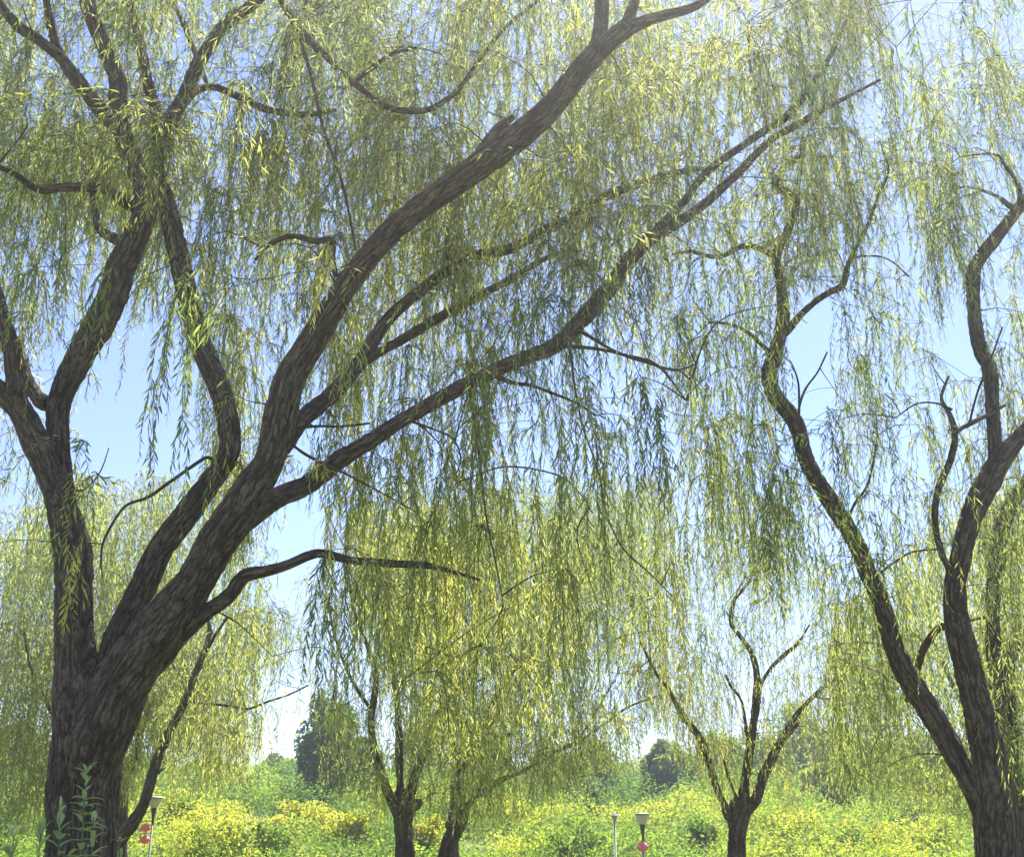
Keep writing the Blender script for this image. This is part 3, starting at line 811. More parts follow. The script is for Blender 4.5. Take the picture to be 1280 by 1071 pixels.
w1.build(f1, M_leaf, M_bark2, netr=0.013, twigseg=4)

w2 = Willow('willow_tree', 'small willow right of the three stemmed pollard, trunk leaning right with a long low branch')
w2.path('trunk', [(545, 1150, 24), (558, 1069, 20), (563, 1050, 20), (571, 1034, 20), (577, 1020, 17), (583, 1010, 10)], 21.0, 21.0, part='trunk', seg=36, bark=0.02)
w2.path('a', [(574, 1028, 14), (577, 1005, 11), (576, 963, 10), (590, 940, 10), (601, 917, 9), (614, 880, 7), (640, 840, 6), (660, 790, 4), (668, 720, 3)], 21.0, 21.6, seg=16)
w2.path('a2', [(578, 960, 8), (566, 930, 7), (560, 890, 5), (575, 840, 4), (570, 780, 3)], parent='a', Y1=21.8, seg=12)
w2.path('b', [(578, 1022, 12), (590, 1000, 9), (607, 988, 8), (633, 973, 7), (660, 960, 6), (691, 940, 5.5), (711, 931, 5), (734, 919, 4), (778, 889, 3), (822, 869, 2.5)], 21.0, 20.0, seg=14, wob=0.08)
w2.path('c', [(592, 1000, 9), (602, 975, 8), (618, 945, 7), (632, 925, 5), (660, 880, 4), (700, 830, 3)], parent='b', Y1=22.0, seg=14)
w2.path('d', [(567, 1040, 8), (560, 1034, 7), (558, 1026, 5)], 20.9, 20.8, seg=12)
w2.path('e', [(725, 922, 3), (750, 880, 2.5), (768, 850, 2)], parent='b', Y1=20.3, seg=8, part='twig')
f2 = fill_crown(GM2, lambda a, b, mean=False: 20.5 if mean else rng.uniform(18.0, 23.0), 0.34, 0.095, 0.016, (0.5, 2.0), (3, 9), 0.2, 0.035, False, (0.32, 0.12), 90000, chaos=0.5, uneven=0.6)
w2.build(f2, M_leaf, M_bark2, netr=0.013, twigseg=4)

rows3 = {15: (22, '11'), 16: (22, '121'), 17: (21, '2343'), 18: (20, '343332'), 19: (20, '5534332'), 20: (20, '5433343'), 21: (20, '5532342'), 22: (20, '2642443'), 23: (21, '453343'), 24: (22, '42332'), 25: (22, '101')}
G3 = chart(rows3, left_pad=False, top_pad=False)
w3 = Willow('willow_tree', 'small open willow right of centre with a dark pollarded trunk and four thin spreading stems')
w3.path('trunk', [(921, 1150, 28), (921, 1067, 22), (922, 1040, 22), (923, 1022, 28), (925, 1006, 26), (930, 995, 14)], 19.0, 19.0, part='trunk', seg=40, bark=0.02)
w3.path('stub', [(918, 1024, 14), (909, 1018, 11), (904, 1008, 6)], 18.95, 18.9, seg=14)
w3.path('a', [(927, 1015, 18), (932, 975, 12), (938, 930, 11), (945, 880, 10), (946, 845, 9), (939, 815, 7), (925, 795, 6), (914, 778, 6), (917, 752, 5), (928, 737, 4), (940, 720, 3), (950, 690, 2)], 19.0, 19.2, seg=18)
w3.path('a2', [(946, 872, 6), (954, 850, 5), (966, 832, 5), (984, 815, 5), (998, 803, 4), (1012, 780, 2)], parent='a', Y1=18.5, seg=12)
w3.path('a3', [(934, 925, 5), (931, 899, 5), (926, 874, 4), (914, 858, 4), (907, 843, 3)], parent='a', Y1=18.6, seg=12)
w3.path('a4', [(914, 780, 4), (920, 745, 3), (934, 715, 2)], parent='a', Y1=19.5, seg=8, part='twig')
w3.path('b', [(930, 1012, 18), (944, 1000, 14), (955, 968, 12), (974, 930, 10), (990, 902, 8), (1003, 885, 6), (1021, 866, 5), (1040, 852, 4), (1055, 842, 3)], 19.0, 18.0, seg=18)
w3.path('b2', [(978, 925, 6), (988, 915, 6), (998, 903, 4)], parent='b', Y1=17.9, seg=12)
w3.path('b3', [(1018, 870, 4), (1035, 873, 3), (1060, 866, 2)], parent='b', Y1=18.7, seg=8, part='twig')
w3.path('c', [(912, 1018, 9), (896, 985, 9), (887, 955, 9), (877, 926, 9), (863, 906, 8), (850, 889, 7), (836, 862, 5), (818, 838, 4), (800, 800, 3)], 18.95, 17.6, seg=14)
w3.path('d', [(925, 1010, 6), (918, 990, 4), (911, 973, 4), (905, 950, 3)], 19.0, 18.6, seg=10)
f3 = fill_crown(G3, lambda a, b, mean=False: 19.0 if mean else rng.uniform(17.2, 20.8), 0.26, 0.095, 0.014, (0.5, 1.6), (2, 6), 0.18, 0.038, False, (0.5, 0.15), 40000, uneven=0.6)
w3.build(f3, M_leaf, M_bark2, netr=0.010, twigseg=4)

rowsL = {19: (6, '2331'), 20: (5, '23442'), 21: (5, '34342'), 22: (5, '44431'), 23: (5, '4542'), 24: (5, '331')}
GL = chart(rowsL, left_pad=False, top_pad=False)
wl = Willow('willow_tree', 'slim willow leaning right behind the biggest trunk, with one long thin drooping side branch')
wl.path('trunk', [(118, 1120, 18), (150, 1052, 16), (166, 1028, 16), (180, 1003, 14), (195, 953, 13), (209, 917, 12)], 16.0, 16.0, part='trunk', seg=32, bark=0.012)
wl.path('a', [(206, 925, 13), (216, 905, 11), (230, 880, 10), (245, 839, 9), (257, 812, 8), (262, 790, 6), (260, 772, 4), (252, 740, 3)], 16.0, 16.2, seg=18)
wl.path('b', [(255, 815, 6), (264, 803, 5), (270, 792, 4), (285, 770, 3)], parent='a', Y1=15.6, seg=10)
wl.path('c', [(233, 873, 6), (245, 877, 4), (286, 882, 3.5), (310, 886, 3), (336, 876, 3), (360, 868, 2.5), (385, 856, 2)], parent='a', Y1=15.2, seg=10, wob=0.04)
wl.path('d', [(234, 872, 5), (230, 855, 4.5), (219, 835, 4), (212, 825, 2)], parent='a', Y1=16.4, seg=10)
wl.path('e', [(246, 838, 4), (258, 828, 3), (268, 818, 2)], parent='a', Y1=16.5, seg=8, part='twig')
wl.path('g', [(190, 970, 5), (200, 963, 4), (207, 957, 2.5)], 16.0, 15.9, seg=10)
fl = fill_crown(GL, lambda a, b, mean=False: 15.8 if mean else rng.uniform(14.8, 17.4), 0.19, 0.095, 0.014, (0.5, 1.3), (1, 4), 0.15, 0.035, False, (0.5, 0.15), 12000)
wl.build(fl, M_leaf, M_bark2, netr=0.008, twigseg=4)

# ------------------------------------------------------------------ paler willows further off
def pale(label, rows, Y, base, stems, tint=(0.5, 0.13), tau=0.52, maxl=40000, Lr=(0.9, 2.6), pads=(False, False)):
    G = chart(rows, left_pad=pads[0], right_pad=pads[1], top_pad=False)
    G[:, :PADX] *= 0.5; G[:, PADX + 32:] *= 0.5
    w = Willow('willow_tree', label)
    bx, by, bw = base
    w.path('trunk', [(bx, by + 40, bw * 1.4), (bx, by, bw * 1.1), (bx + 2, by - 40, bw), (bx + 3, by - 70, bw * 0.8)], Y, Y, part='trunk', seg=24, bark=0.02, step=0.08)
    for i, s in enumerate(stems):
        w.path('s%d' % i, s, Y, Y + rng.uniform(-2, 2), seg=12, step=0.08, wob=0.1)
    f = fill_crown(G, lambda a, b, mean=False: Y if mean else rng.uniform(Y - 2.6, Y + 2.6), tau, 0.14, 0.032, Lr, (3, 7), 0.3, 0.08, False, tint, maxl, drift=0.35, uneven=0.35)
    w.build(f, M_leaf_far, M_bark2, netr=0.02, twigseg=4)
    return w


pale('wide pale weeping willow filling the gap left of the biggest trunk', {15: (0, '01344421'), 16: (0, '35565531'), 17: (0, '666776531'), 18: (0, '777777641'), 19: (0, '777777652'), 20: (0, '777777652'), 21: (0, '77777764'), 22: (0, '77777764'),
     23: (0, '77774353'), 24: (0, '6777200'), 25: (0, '44400')}, 27.0, (150, 1050, 16), [[(150, 1000, 13), (120, 900, 9), (100, 800, 6), (110, 690, 3)], [(152, 1000, 12), (185, 880, 8), (195, 760, 5), (180, 680, 3)], [(150, 1010, 9), (70, 900, 6), (40, 840, 4), (30, 790, 3)]], pads=(True, False), maxl=190000)
pale('pale weeping willow seen between the arching stems at the right edge', {15: (30, '23'), 16: (29, '344'), 17: (28, '3455'), 18: (27, '45555'), 19: (26, '456666'), 20: (26, '466666'), 21: (26, '566666'), 22: (26, '455555'), 23: (26, '344444'),
     24: (26, '233333'), 25: (27, '11222')}, 25.0, (1240, 1050, 15), [[(1240, 990, 10), (1205, 890, 7), (1165, 800, 5), (1160, 740, 3)], [(1242, 990, 10), (1250, 870, 8), (1255, 760, 5), (1262, 680, 3)]], tint=(0.5, 0.13), tau=0.45, pads=(False, True), maxl=90000)
pale('pale feathery willow rising behind the two small central willows', {15: (14, '1222222'), 16: (12, '244345433'), 17: (11, '3444445543'), 18: (11, '3444444432'), 19: (11, '3333333332'), 20: (12, '33333332')}, 30.0, (566, 1040, 13),
     [[(568, 980, 9), (590, 870, 6), (580, 760, 4), (560, 680, 3)], [(570, 980, 9), (640, 860, 6), (690, 760, 4), (715, 680, 3)]], tint=(0.6, 0.12), tau=0.45, maxl=45000)
# ------------------------------------------------------------------ far trees, bank shrubs
def blob_leaves(center, radii, nlobes, nleaf, size, tint, seed, flat=0.0):
    """crown of leaf tufts gathered on many uneven lobes"""
    g = np.random.default_rng(seed)
    lob = g.normal(size=(nlobes, 3)); lob /= np.linalg.norm(lob, axis=1)[:, None]
    lob[:, 2] = np.where(lob[:, 2] < -0.75, -lob[:, 2] * 0.5, lob[:, 2])
    lc = lob * g.uniform(0.3, 0.82, (nlobes, 1)) * g.uniform(0.8, 1.25, (1, 3))
    lr = g.uniform(0.18, 0.42, nlobes)
    lt = g.normal(0, 0.13, nlobes)
    k = g.integers(0, nlobes, nleaf)
    d = g.normal(size=(nleaf, 3)); d /= np.linalg.norm(d, axis=1)[:, None]
    p = lc[k] + d * (lr[k] * g.uniform(0.6, 1.08, nleaf) ** 0.6)[:, None]
    hole = vnoise(p * 4.5 + seed * 3.7)
    ok = hole > 0.27
    p, d, k = p[ok], d[ok], k[ok]; n = len(p)
    p = p * np.asarray(radii) + np.asarray(center)
    ax = d + g.normal(0, 0.7, (n, 3)); ax /= np.linalg.norm(ax, axis=1)[:, None]
    ref = g.normal(size=(n, 3))
    s = np.cross(ax, ref); s /= np.linalg.norm(s, axis=1)[:, None]
    u = np.cross(s, ax)
    L = size * g.uniform(0.6, 1.4, (n, 1)); W = L * g.uniform(0.4, 0.75, (n, 1))
    V = np.stack([p - s * L * .5, p + u * W * .5 + ax * L * .12, p + s * L * .5, p - u * W * .5 + ax * L * .12], 1).reshape(-1, 3)
    F = np.arange(n)[:, None] * 4 + np.arange(4)[None]
    t = np.clip(tint + lt[k] + g.normal(0, 0.12, n), 0, 1)
    return V, F, np.repeat(t, 4)


def broad_tree(name, label, x, y, h, wdt, mat, tint, seed, nleaf=6000, size=0.22, trunk_h=0.07, cat='tree', nlobes=40, group='trees along the far edge'):
    z = ground_z(x, y)
    t = thing(name, label, cat, (x, y, z), 0, group)
    th = h * trunk_h
    pts = [(0, 0, -0.2, 0.035 * h), (0.02 * h, 0, th * 0.6, 0.026 * h), (0, 0.02 * h, th, 0.022 * h), (0.03 * h, 0, h * 0.72, 0.008 * h)]
    tubes = [make_tube(np.array(pts), step=0.25, seg=10, bark=0.02, seed=float(seed))]
    g = np.random.default_rng(seed + 99)
    for i in range(5):
        a = g.random() * 6.28; z0 = th * g.uniform(0.7, 1.3)
        tubes.append(make_tube(np.array([(0, 0, z0, .012 * h), (math.cos(a) * wdt * .2, math.sin(a) * wdt * .2, z0 + h * .18, .008 * h), (math.cos(a) * wdt * .38, math.sin(a) * wdt * .38, z0 + h * .36, .003 * h)]), step=0.3, seg=6, seed=float(i)))
    V, F, A = finish_tubes(tubes)
    mesh_np('trunk', V, F, M_bark2, t, attrs=A)
    V, F, T = blob_leaves((0, 0, th * 0.55 + (h - th * 0.55) * 0.5), (wdt * 0.5, wdt * 0.5, (h - th * 0.55) * 0.5), nlobes, nleaf, size, tint, seed)
    mesh_np('crown', V, [F], mat, t, smooth=False, attrs={'tint': ('FLOAT', T)})
    return t


def at(px, Y):
    return (px - 640.0) / F_PX * ray_t(px, 1000, Y)


def top_h(px, ytop, Y):
    p = P(px, ytop, Y)
    return p[2] - ground_z(p[0], Y)


# trees of the far edge: pixel x, pixel of the top, distance, width px, material, tint, label
far = [
 (405, 866, 50, 84, M_dark, .5, 'dark green round headed tree standing alone left of the small central willows'),
 (452, 918, 53, 60, M_dark, .35, 'dark green tree at the shoulder of the lone round headed dark tree'),
 (345, 938, 66, 100, M_shrub, .32, 'bright green hedge tree under the open sky left of the lone dark tree'),
 (262, 940, 62, 100, M_shrub, .3, 'bright green hedge tree behind the slim leaning willow'),
 (180, 932, 64, 90, M_shrub, .22, 'fresh green tree glimpsed past the right flank of the biggest trunk'),
 (20, 915, 60, 110, M_dark, .45, 'grey green tree at the far left edge behind the pale wide willow'),
 (525, 900, 66, 80, M_shrub, 0.36, 'green tree showing behind the swollen head of the three stemmed pollard'),
 (600, 900, 70, 90, M_shrub, 0.36, 'yellowish green tree behind the leaning small willow'),
 (680, 935, 62, 80, M_shrub, .2, 'mid green tree above the long low branch of the leaning small willow'),
 (745, 932, 58, 90, M_shrub, 0.36, 'rounded green tree with a dark foot on the bank behind the cream bowl lamp'),
 (828, 930, 56, 60, M_dark, .7, 'small dark tree on the skyline left of the open willow'),
 (850, 935, 60, 70, M_shrub, .3, 'low green tree on the bank just left of the open willow'),
 (905, 912, 72, 80, M_shrub, 0.36, 'dull green tree directly behind the open willow'),
 (960, 915, 66, 70, M_shrub, 0.36, 'olive tree between the two right hand stems of the open willow'),
 (1010, 885, 74, 100, M_shrub, 0.36, 'tall olive green tree right of the open willow, highest of the far edge'),
 (1065, 900, 57, 80, M_dark, .6, 'bluish dark tree left of the long leaning bare stem'),
 (1105, 925, 58, 100, M_shrub, .3, 'golden olive tree under the long leaning bare stem'),
 (1165, 905, 66, 110, M_shrub, 0.36, 'broad olive tree behind the foot of the long leaning bare stem'),
 (1240, 915, 64, 100, M_dark, .5, 'dull green tree at the far right edge behind the split trunk'),
 (1040, 950, 52, 90, M_shrub, 0.5, 'green leafy tree low on the bank below the bluish tree'),
 (1150, 955, 52, 90, M_shrub, 0.5, 'low green tree on the bank left of the right edge trunk'),
]
for i, (px, yt, Y, w, mat, ti, lab) in enumerate(far):
    h = top_h(px, yt, Y)
    broad_tree('tree', lab, at(px, Y), Y, h, max(w * m_per_px(950, Y), h * 0.55), mat, ti, 300 + i, nleaf=16000, size=0.2)

# individual shrubs that stand out on the bank
shr = [
 (320, 948, 52, 95, M_dark, .8, 'grey green rounded shrub on the bank right of the slim leaning willow'),
 (230, 985, 44, 80, M_shrub, .35, 'green shrub beside the cream lamp with two red lanterns'),
 (390, 995, 44, 90, M_shrub, .9, 'orange yellow shrub in the gap left of the three stemmed pollard'),
 (340, 1015, 38, 60, M_shrub, .2, 'dark green bush below the orange yellow shrub'),
 (270, 1005, 36, 90, M_shrub, .6, 'yellow green shrub right of the two red lanterns'),
 (445, 1005, 40, 70, M_shrub, .65, 'yellow shrub touching the left side of the three stemmed pollard'),
 (530, 1010, 38, 50, M_shrub, .7, 'tawny shrub filling the gap between the two small central willows'),
 (640, 985, 46, 110, M_shrub, .65, 'golden shrub under the long low branch of the leaning small willow'),
 (705, 1015, 38, 90, M_shrub, .3, 'bright green shrub left of the grey capped post'),
 (735, 960, 50, 60, M_dark, .3, 'dark green bush uphill of the grey capped post'),
 (830, 985, 46, 110, M_shrub, .72, 'golden green shrub uphill of the single red lantern'),
 (875, 1010, 40, 60, M_shrub, .35, 'green shrub against the left of the open willow trunk'),
 (985, 1005, 42, 110, M_shrub, .85, 'bright yellow shrub right of the open willow trunk'),
 (1070, 1015, 42, 110, M_shrub, .8, 'yellow shrub midway between the open willow and the right edge trunk'),
 (1150, 1025, 40, 100, M_shrub, .6, 'yellow green shrub left of the foot of the right edge trunk'),
 (1130, 985, 48, 90, M_dark, .7, 'dull dark shrub above the yellow shrubs at the right'),
 (1195, 1000, 46, 70, M_dark, .4, 'dark green shrub just left of the split right edge trunk'),
 (18, 975, 40, 70, M_dark, .2, 'dark shaded bush at the far left edge'),
]
for i, (px, yt, Y, w, mat, ti, lab) in enumerate(shr):
    p = P(px, yt, Y); z = ground_z(p[0], Y); h = max(1.0, p[2] - z); wd = w * m_per_px(1000, Y)
    o = thing('shrub', lab, 'shrub', (p[0], Y, z), 0, 'shrubs on the bank')
    V, F, T = blob_leaves((0, 0, h * 0.40), (wd * 0.62, wd * 0.5, h * 0.60), 18, 2600, 0.125, min(1, ti * 0.75 + .27), 700 + i)
    mesh_np('foliage', V, [F], mat, o, smooth=False, attrs={'tint': ('FLOAT', T)})
    g = np.random.default_rng(i)
    st = []
    for k in range(5):
        a = g.random() * 6.28
        st.append(make_tube(np.array([(0.1 * math.cos(a), 0.1 * math.sin(a), -0.1, .02), (wd * .15 * math.cos(a), wd * .15 * math.sin(a), h * .4, .014), (wd * .3 * math.cos(a), wd * .3 * math.sin(a), h * .8, .005)]), step=0.2, seg=6, seed=float(k)))
    V, F, A = finish_tubes(st)
    mesh_np('stems', V, F, M_bark2, o, attrs=A)


# the unbroken low shrubbery of the bank
def shrubbery():
    g = np.random.default_rng(77)
    VV, TT = [], []
    nm = 2000
    ys = 27 + 42 * g.random(nm) ** 0.8
    xs = g.uniform(-0.62, 0.62, nm) * ys
    r = g.uniform(0.55, 1.15, nm)
    hh = r * g.uniform(0.8, 1.35, nm) * (1.1 + 1.0 * smooth(48, 58, ys))
    gold = vnoise(np.stack([xs * .22, ys * .3, np.full(nm, 2.0)], -1))
    tint = np.clip(0.32 + (gold - 0.36) * 1.0 + g.normal(0, 0.12, nm), 0.1, 0.95)
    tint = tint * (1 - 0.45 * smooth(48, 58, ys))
    per = 250
    for a in range(nm):
        z = ground_z(xs[a], ys[a])
        d = g.normal(size=(per, 3)); d /= np.linalg.norm(d, axis=1)[:, None]
        d[:, 2] = np.abs(d[:, 2]) * 1.0
        p = d * g.uniform(0.7, 1.12, (per, 1)) * np.array([r[a], r[a], hh[a]]) + np.array([xs[a], ys[a], z])
        ax = d + g.normal(0, 0.8, (per, 3)); ax /= np.linalg.norm(ax, axis=1)[:, None]
        s = np.cross(ax, g.normal(size=(per, 3))); s /= np.linalg.norm(s, axis=1)[:, None]
        u = np.cross(s, ax)
        L = (0.068 + 0.0011 * ys[a]) * g.uniform(0.6, 1.4, (per, 1)); W = L * g.uniform(0.4, 0.7, (per, 1))
        VV.append(np.stack([p - s * L * .5, p + u * W * .5 + ax * .02, p + s * L * .5, p - u * W * .5 + ax * .02], 1).reshape(-1, 3))
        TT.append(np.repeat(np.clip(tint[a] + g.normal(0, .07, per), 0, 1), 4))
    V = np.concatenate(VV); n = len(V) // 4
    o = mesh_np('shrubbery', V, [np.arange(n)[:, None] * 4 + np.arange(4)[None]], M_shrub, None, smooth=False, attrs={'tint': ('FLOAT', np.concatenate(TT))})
    tag(o, 'unbroken mass of yellow green shrubs covering the bank', 'shrubs', kind='stuff')


shrubbery()


# a closed belt of woodland beyond everything, one mass to the eye
def far_wood():
    g = np.random.default_rng(78)
    VV, TT = [], []
    for a in range(170):
        y = g.uniform(82, 120); x = g.uniform(-0.75, 0.75) * y
        h = g.uniform(2.5, 4.6) + (1.6 if x > 5 else 0) * g.random()
        V, F, T = blob_leaves((x, y, ground_z(x, y) + h * 0.45), (g.uniform(2, 3.4), 2.4, h * 0.58), 14, 900, 0.5, g.uniform(.4, .95), 900 + a)
        VV.append(V); TT.append(T)
    V = np.concatenate(VV); n = len(V) // 4
    o = mesh_np('woodland', V, [np.arange(n)[:, None] * 4 + np.arange(4)[None]], M_dark, None, smooth=False, attrs={'tint': ('FLOAT', np.concatenate(TT))})
    tag(o, 'far belt of woodland along the skyline', 'woodland', kind='stuff')


far_wood()

# ------------------------------------------------------------------ lamps, lanterns, post
M_cream = plain_mat('cream_shade', (0.55, 0.50, 0.38), 0.4, var=0.1)
M_cap = plain_mat('lamp_cap', (0.30, 0.29, 0.27), 0.5)
M_black = plain_mat('black_iron', (0.02, 0.022, 0.022), 0.45)
M_pole = plain_mat('pole_paint', (0.12, 0.12, 0.11), 0.5)
M_grey = plain_mat('grey_post', (0.30, 0.30, 0.28), 0.6)
M_red = plain_mat('red_silk', (0.82, 0.17, 0.17), 0.5, var=0.15)
M_gold = plain_mat('gold_trim', (0.6, 0.38, 0.08), 0.35, metal=0.3)


def lathe(name, prof, mat, parent, seg=28, ribs=0, rib_a=0.0):
    prof = np.array(prof, float)
    a = np.arange(seg) * 2 * math.pi / seg
    rr = prof[:, 0][:, None] * (1 - rib_a * (0.5 - 0.5 * np.cos(a * ribs)) if ribs else 1.0) * np.ones(seg)
    V = np.stack([rr * np.cos(a), rr * np.sin(a), np.repeat(prof[:, 1][:, None], seg, 1)], -1).reshape(-1, 3)
    m = len(prof)
    i = np.arange(m - 1)[:, None] * seg; j = np.arange(seg)[None]; j2 = (j + 1) % seg
    F = np.stack(np.broadcast_arrays(i + j, i + j2, i + seg + j2, i + seg + j), -1).reshape(-1, 4)
    return mesh_np(name, V, [F], mat, parent)


def bowl_lamp(px, ytop, Y, label):
    top = P(px, ytop, Y)
    z0 = ground_z(top[0], Y); H = top[2] - z0
    u = m_per_px(ytop, Y)
    o = thing('garden_lamp', label, 'lamp', (top[0], Y, z0), 0, 'cream bowl lamps')
    lathe('pole', [(0.09, -0.05), (0.09, 0.12), (0.035, 0.16), (0.028, H - 33 * u), (0.0, H - 33 * u + .001)], M_pole, o, 14)
    lathe('neck', [(0.0, H - 34 * u), (1.3 * u, H - 34 * u), (1.6 * u, H - 26 * u), (3.6 * u, H - 14.5 * u), (3.9 * u, H - 13.8 * u), (0, H - 13.6 * u)], M_black, o, 20)
    lathe('lamp_shade', [(3.5 * u, H - 13.5 * u), (5.2 * u, H - 12 * u), (7.6 * u, H - 6 * u), (8.8 * u, H - 2.2 * u), (0.0, H - 2.0 * u)], M_cream, o, 28)
    lathe('cap', [(0, H - 2.6 * u), (9.6 * u, H - 2.4 * u), (9.9 * u, H - 1.4 * u), (8.8 * u, H - 0.4 * u), (0.0, H)], M_cap, o, 28)
    return o, top, z0, u


def lantern(px, py, Y, wpx, label, hang_from=None, group='red lanterns on the lamp poles'):
    c = P(px, py, Y); u = m_per_px(py, Y); r = wpx * 0.5 * u
    o = thing('red_lantern', label, 'lantern', tuple(c), 0, group)
    h = r * 0.68
    prof = [(r * 0.32, -h)] + [(r * math.cos(t) ** 0.75 if math.cos(t) > 0 else 0, h * math.sin(t)) for t in np.linspace(-1.2, 1.2, 17)] + [(r * 0.32, h)]
    lathe('shade', prof, M_red, o, 48, ribs=16, rib_a=0.05)
    lathe('cap', [(0, h * .9), (r * .34, h * .9), (r * .34, h * 1.12), (0, h * 1.14)], M_gold, o, 20)
    lathe('base_ring', [(0, -h * 1.12), (r * .34, -h * 1.12), (r * .34, -h * .9), (0, -h * .88)], M_gold, o, 20)
    lathe('tassel', [(0.0, -h * 1.12), (r * .06, -h * 1.13), (r * .10, -h * 1.3), (r * .14, -h * 2.1), (0, -h * 2.12)], M_red, o, 12)
    top = 1.5 if hang_from is None else (hang_from - c[2]) / h
    lathe('cord', [(r * .03, h * 1.1), (r * .03, h * top)], M_black, o, 8)
    return o


lampA = bowl_lamp(194, 995, 33, 'cream bowl lamp by the slim leaning willow, two red lanterns beside its pole')
lampB = bowl_lamp(802.5, 1015.5, 33, 'cream bowl lamp with a flat rim near the grey capped post, one red lantern below')
lantern(182, 1034, 32.85, 13, 'upper of the two red lanterns beside the left lamp pole')
lantern(181, 1049, 32.85, 13, 'lower of the two red lanterns beside the left lamp pole')
lantern(803, 1058, 32.85, 15, 'single red lantern hanging below the lamp next to the grey capped post')
# brackets that carry the lanterns
for (o, top, z0, u), zs in ((lampA, (1026.5, 1041.5)), (lampB, (1050.0,))):
    for py in zs:
        zz = P(640, py, 33)[2] - z0
        dx = -11.5 * u if o is lampA[0] else 0.0
        t = make_tube(np.array([(0, 0, zz, .012), (dx * .5, -.075, zz + .02, .011), (dx, -.15, zz, .010)]), step=.05, seg=8)
        V, F, A = finish_tubes([t])
        mesh_np('bracket', V, F, M_black, o, attrs=A)

pt = P(768, 1014, 34); z0 = ground_z(pt[0], 34); H = pt[2] - z0; u = m_per_px(1014, 34)
o = thing('grey_post', 'slim pale grey post with a small pointed house shaped cap left of the bowl lamp', 'post', (pt[0], 34, z0))
lathe('pole', [(0.07, -0.05), (0.07, 0.1), (1.6 * u, 0.12), (1.5 * u, H - 9 * u), (0, H - 9 * u + .001)], M_grey, o, 14)
lathe('cap_box', [(0, H - 9.2 * u), (3.4 * u, H - 9 * u), (3.6 * u, H - 5.5 * u), (0, H - 5.4 * u)], M_grey, o, 6)
lathe('cap_roof', [(0, H - 5.6 * u), (4.6 * u, H - 5.5 * u), (4.2 * u, H - 4.6 * u), (1.6 * u, H - 2.0 * u), (0.8 * u, H), (0, H)], M_cap, o, 6)


# ------------------------------------------------------------------ weeds at the foot of the big trunk
def weed(label, px, ytop, Y, lean, nlv, leafpx, seed, tint=0.5, bottom=1150):
    global rng
    keep, rng = rng, np.random.default_rng(seed)
    top = P(px, ytop, Y); bx = P(px - lean, bottom, Y)
    base = np.array([bx[0], Y + 0.05, ground_z(bx[0], Y)])
    o = thing('leafy_weed', label, 'plant', tuple(base), 0, 'weeds at the foot of the biggest trunk')
    mid = (top + base) / 2 + np.array([rng.normal(0, .03), 0, 0])
    c = np.array([np.r_[base - [0, 0, .03], .009], np.r_[mid, .007], np.r_[top, .003]])
    t = make_tube(c, step=.04, seg=8)
    V, F, A = finish_tubes([t])
    mesh_np('stem', V, F, plain_mat('weed_stem', (0.10, 0.13, 0.05), 0.6), o, attrs=A, origin=base)
    L = leafpx * m_per_px(ytop, Y)
    u = np.sort(rng.random(nlv) ** 0.7)
    idx = (u * (t.m - 1)).astype(int)
    p = t.cen[idx]; g = np.arange(nlv) * 2.4 + rng.normal(0, .3, nlv)
    el = np.radians(35 - 45 * (1 - u) + rng.normal(0, 12, nlv)) + 0.5 * (u > .9)
    d = np.stack([np.cos(g) * np.cos(el), np.sin(g) * np.cos(el), np.sin(el)], -1)
    ln = L * (0.55 + 0.75 * np.sin(np.pi * np.clip(u * .85 + .1, 0, 1))) * rng.uniform(.8, 1.2, nlv)
    s = np.cross(d, [0, 0, 1.0]); s /= np.linalg.norm(s, axis=1)[:, None]
    nrm = np.cross(s, d)
    K = 9
    q = np.linspace(0, 1, K)
    prof = np.sin(np.pi * q ** 0.75) ** 0.85; prof[0] = .06; prof[-1] = .01
    Vs, Fs, Ts, b = [], [], [], 0
    for i in range(nlv):
        cl = p[i] + d[i] * (ln[i] * q)[:, None] - np.array([0, 0, 1]) * (ln[i] * 0.38 * q ** 2.2)[:, None]
        w = ln[i] * 0.135 * prof
        fold = nrm[i] * (w * 0.35)[:, None]
        Vs += [cl + s[i] * w[:, None] + fold, cl, cl - s[i] * w[:, None] + fold]
        r = np.arange(K - 1)[:, None]
        Fs += [b + np.concatenate([np.c_[r, r + K, r + K + 1, r + 1], np.c_[r + K, r + 2 * K, r + 2 * K + 1, r + K + 1]])]
        Ts.append(np.full(3 * K, np.clip(tint + rng.normal(0, .15) + .3 * (u[i] > .85), 0, 1))); b += 3 * K
    mesh_np('leaves', np.concatenate(Vs), [np.concatenate(Fs)], M_weed, o, attrs={'tint': ('FLOAT', np.concatenate(Ts))}, origin=base)
    rng = keep


weed('tall upright leafy weed in front of the middle of the biggest trunk', 108, 957, 6.3, 4, 90, 30, 1, 1.0)
weed('leafy weed with drooping pale leaves at the right foot of the biggest trunk', 117, 1022, 6.0, -10, 70, 30, 2, 1.0)
weed('thin leafy weed in front of the left side of the biggest trunk', 74, 1005, 6.2, 6, 60, 34, 3, .65)
weed('broad leaved weed arching at the left of the biggest trunk foot', 52, 1032, 5.6, -5, 34, 42, 4, .7)
weed('low dark leaved weed in the bottom left corner', 18, 1040, 5.4, 2, 32, 44, 5, .45)
weed('low leafy weed right of the biggest trunk foot, darkest of the clump', 150, 1048, 6.2, 4, 36, 28, 6, .4)

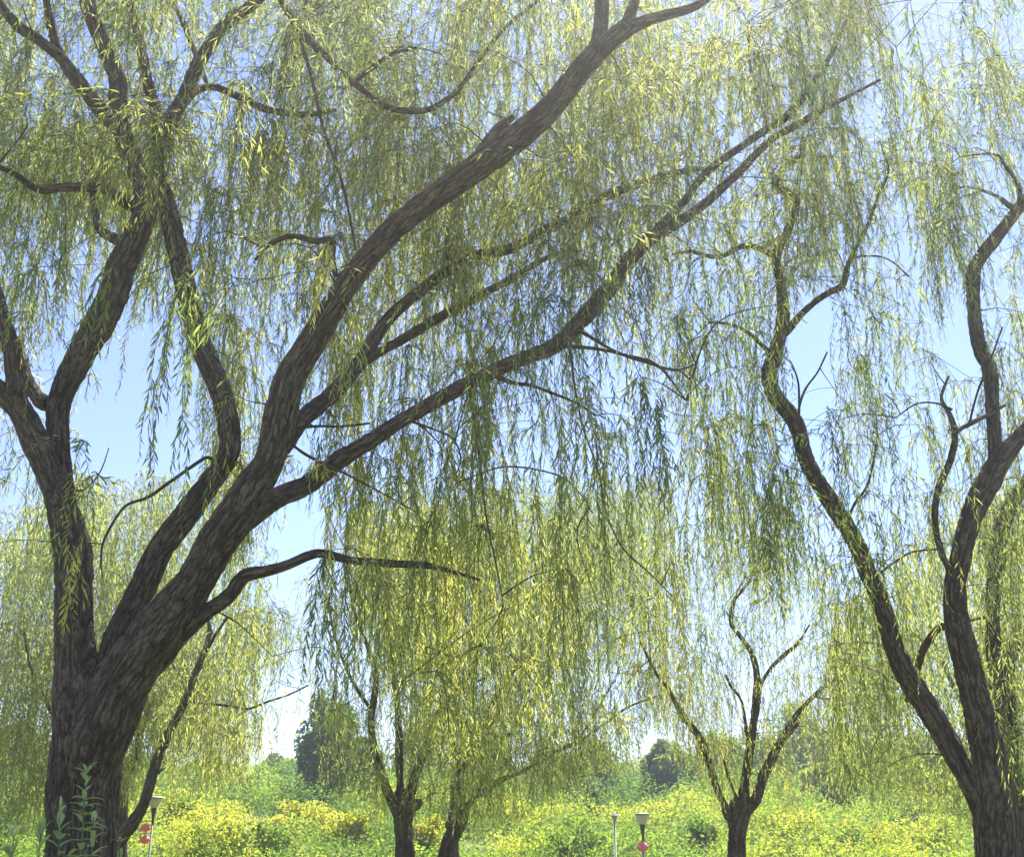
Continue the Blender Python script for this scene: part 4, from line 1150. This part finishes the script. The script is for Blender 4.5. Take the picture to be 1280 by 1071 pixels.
# ------------------------------------------------------------------ light, sky, camera
SUN_EL, SUN_AZ = 62.0, 22.0
w = bpy.data.worlds.new('World'); scene.world = w; w.use_nodes = True
nt = w.node_tree
bg = nt.nodes['Background']
sky = nt.nodes.new('ShaderNodeTexSky'); sky.sky_type = 'NISHITA'; sky.sun_disc = False
sky.sun_elevation = R(SUN_EL); sky.sun_rotation = R(SUN_AZ)
sky.air_density = 1.0; sky.dust_density = 0.1; sky.ozone_density = 2.5
hue = nt.nodes.new('ShaderNodeVectorMath'); hue.operation = 'MULTIPLY'; hue.inputs[1].default_value = (1.02, 0.93, 1.10)
nt.links.new(sky.outputs['Color'], hue.inputs[0]); nt.links.new(hue.outputs['Vector'], bg.inputs['Color'])
bg.inputs['Strength'].default_value = 0.063
sd = bpy.data.lights.new('sun', 'SUN'); sd.energy = 5.0; sd.angle = R(0.5); sd.color = (1.0, 0.95, 0.86)
so = bpy.data.objects.new('sun', sd); col.objects.link(so)
dirv = Vector((math.cos(R(SUN_EL)) * math.sin(R(SUN_AZ)), math.cos(R(SUN_EL)) * math.cos(R(SUN_AZ)), math.sin(R(SUN_EL))))
so.rotation_euler = dirv.to_track_quat('Z', 'Y').to_euler()
so.location = dirv * 50

cd = bpy.data.cameras.new('camera'); cd.sensor_width = 36; cd.lens = 36 * F_PX / 1280
cd.clip_start = 0.05; cd.clip_end = 3000
co = bpy.data.objects.new('camera', cd); col.objects.link(co)
co.location = CAM; co.rotation_euler = (R(90) + PITCH, 0, 0)
scene.camera = co
scene.view_settings.view_transform = 'Standard'; scene.view_settings.look = 'None'
scene.view_settings.gamma = 1; scene.view_settings.use_curve_mapping = False
scene.view_settings.exposure = 1.97
scene.cycles.max_bounces = 10; scene.cycles.transmission_bounces = 6; scene.cycles.diffuse_bounces = 7

# thin scattering volume added to imitate veiling lens glare towards the sun
def glare_haze():
    x0, x1, y0, y1, z0, z1 = -225, 225, -65, 305, -1.6, 15.0
    V = np.array([(x, y, z) for z in (z0, z1) for y in (y0, y1) for x in (x0, x1)], float)
    F = np.array([(0, 2, 3, 1), (4, 5, 7, 6), (0, 1, 5, 4), (2, 6, 7, 3), (0, 4, 6, 2), (1, 3, 7, 5)])
    m, nt, n, l = new_mat('glare_haze_volume')
    out = n.new('ShaderNodeOutputMaterial'); pv = n.new('ShaderNodeVolumePrincipled')
    pv.inputs['Color'].default_value = (0.95, 0.97, 1.0, 1); pv.inputs['Density'].default_value = GLARE_HAZE
    pv.inputs['Anisotropy'].default_value = 0.80
    l.new(pv.outputs['Volume'], out.inputs['Volume'])
    o = mesh_np('glare_haze', V, [F], m, None, smooth=False)
    tag(o, 'thin added haze filling the air of the grove', 'glare_haze', kind='stuff')


GLARE_HAZE = 0.0023
glare_haze()
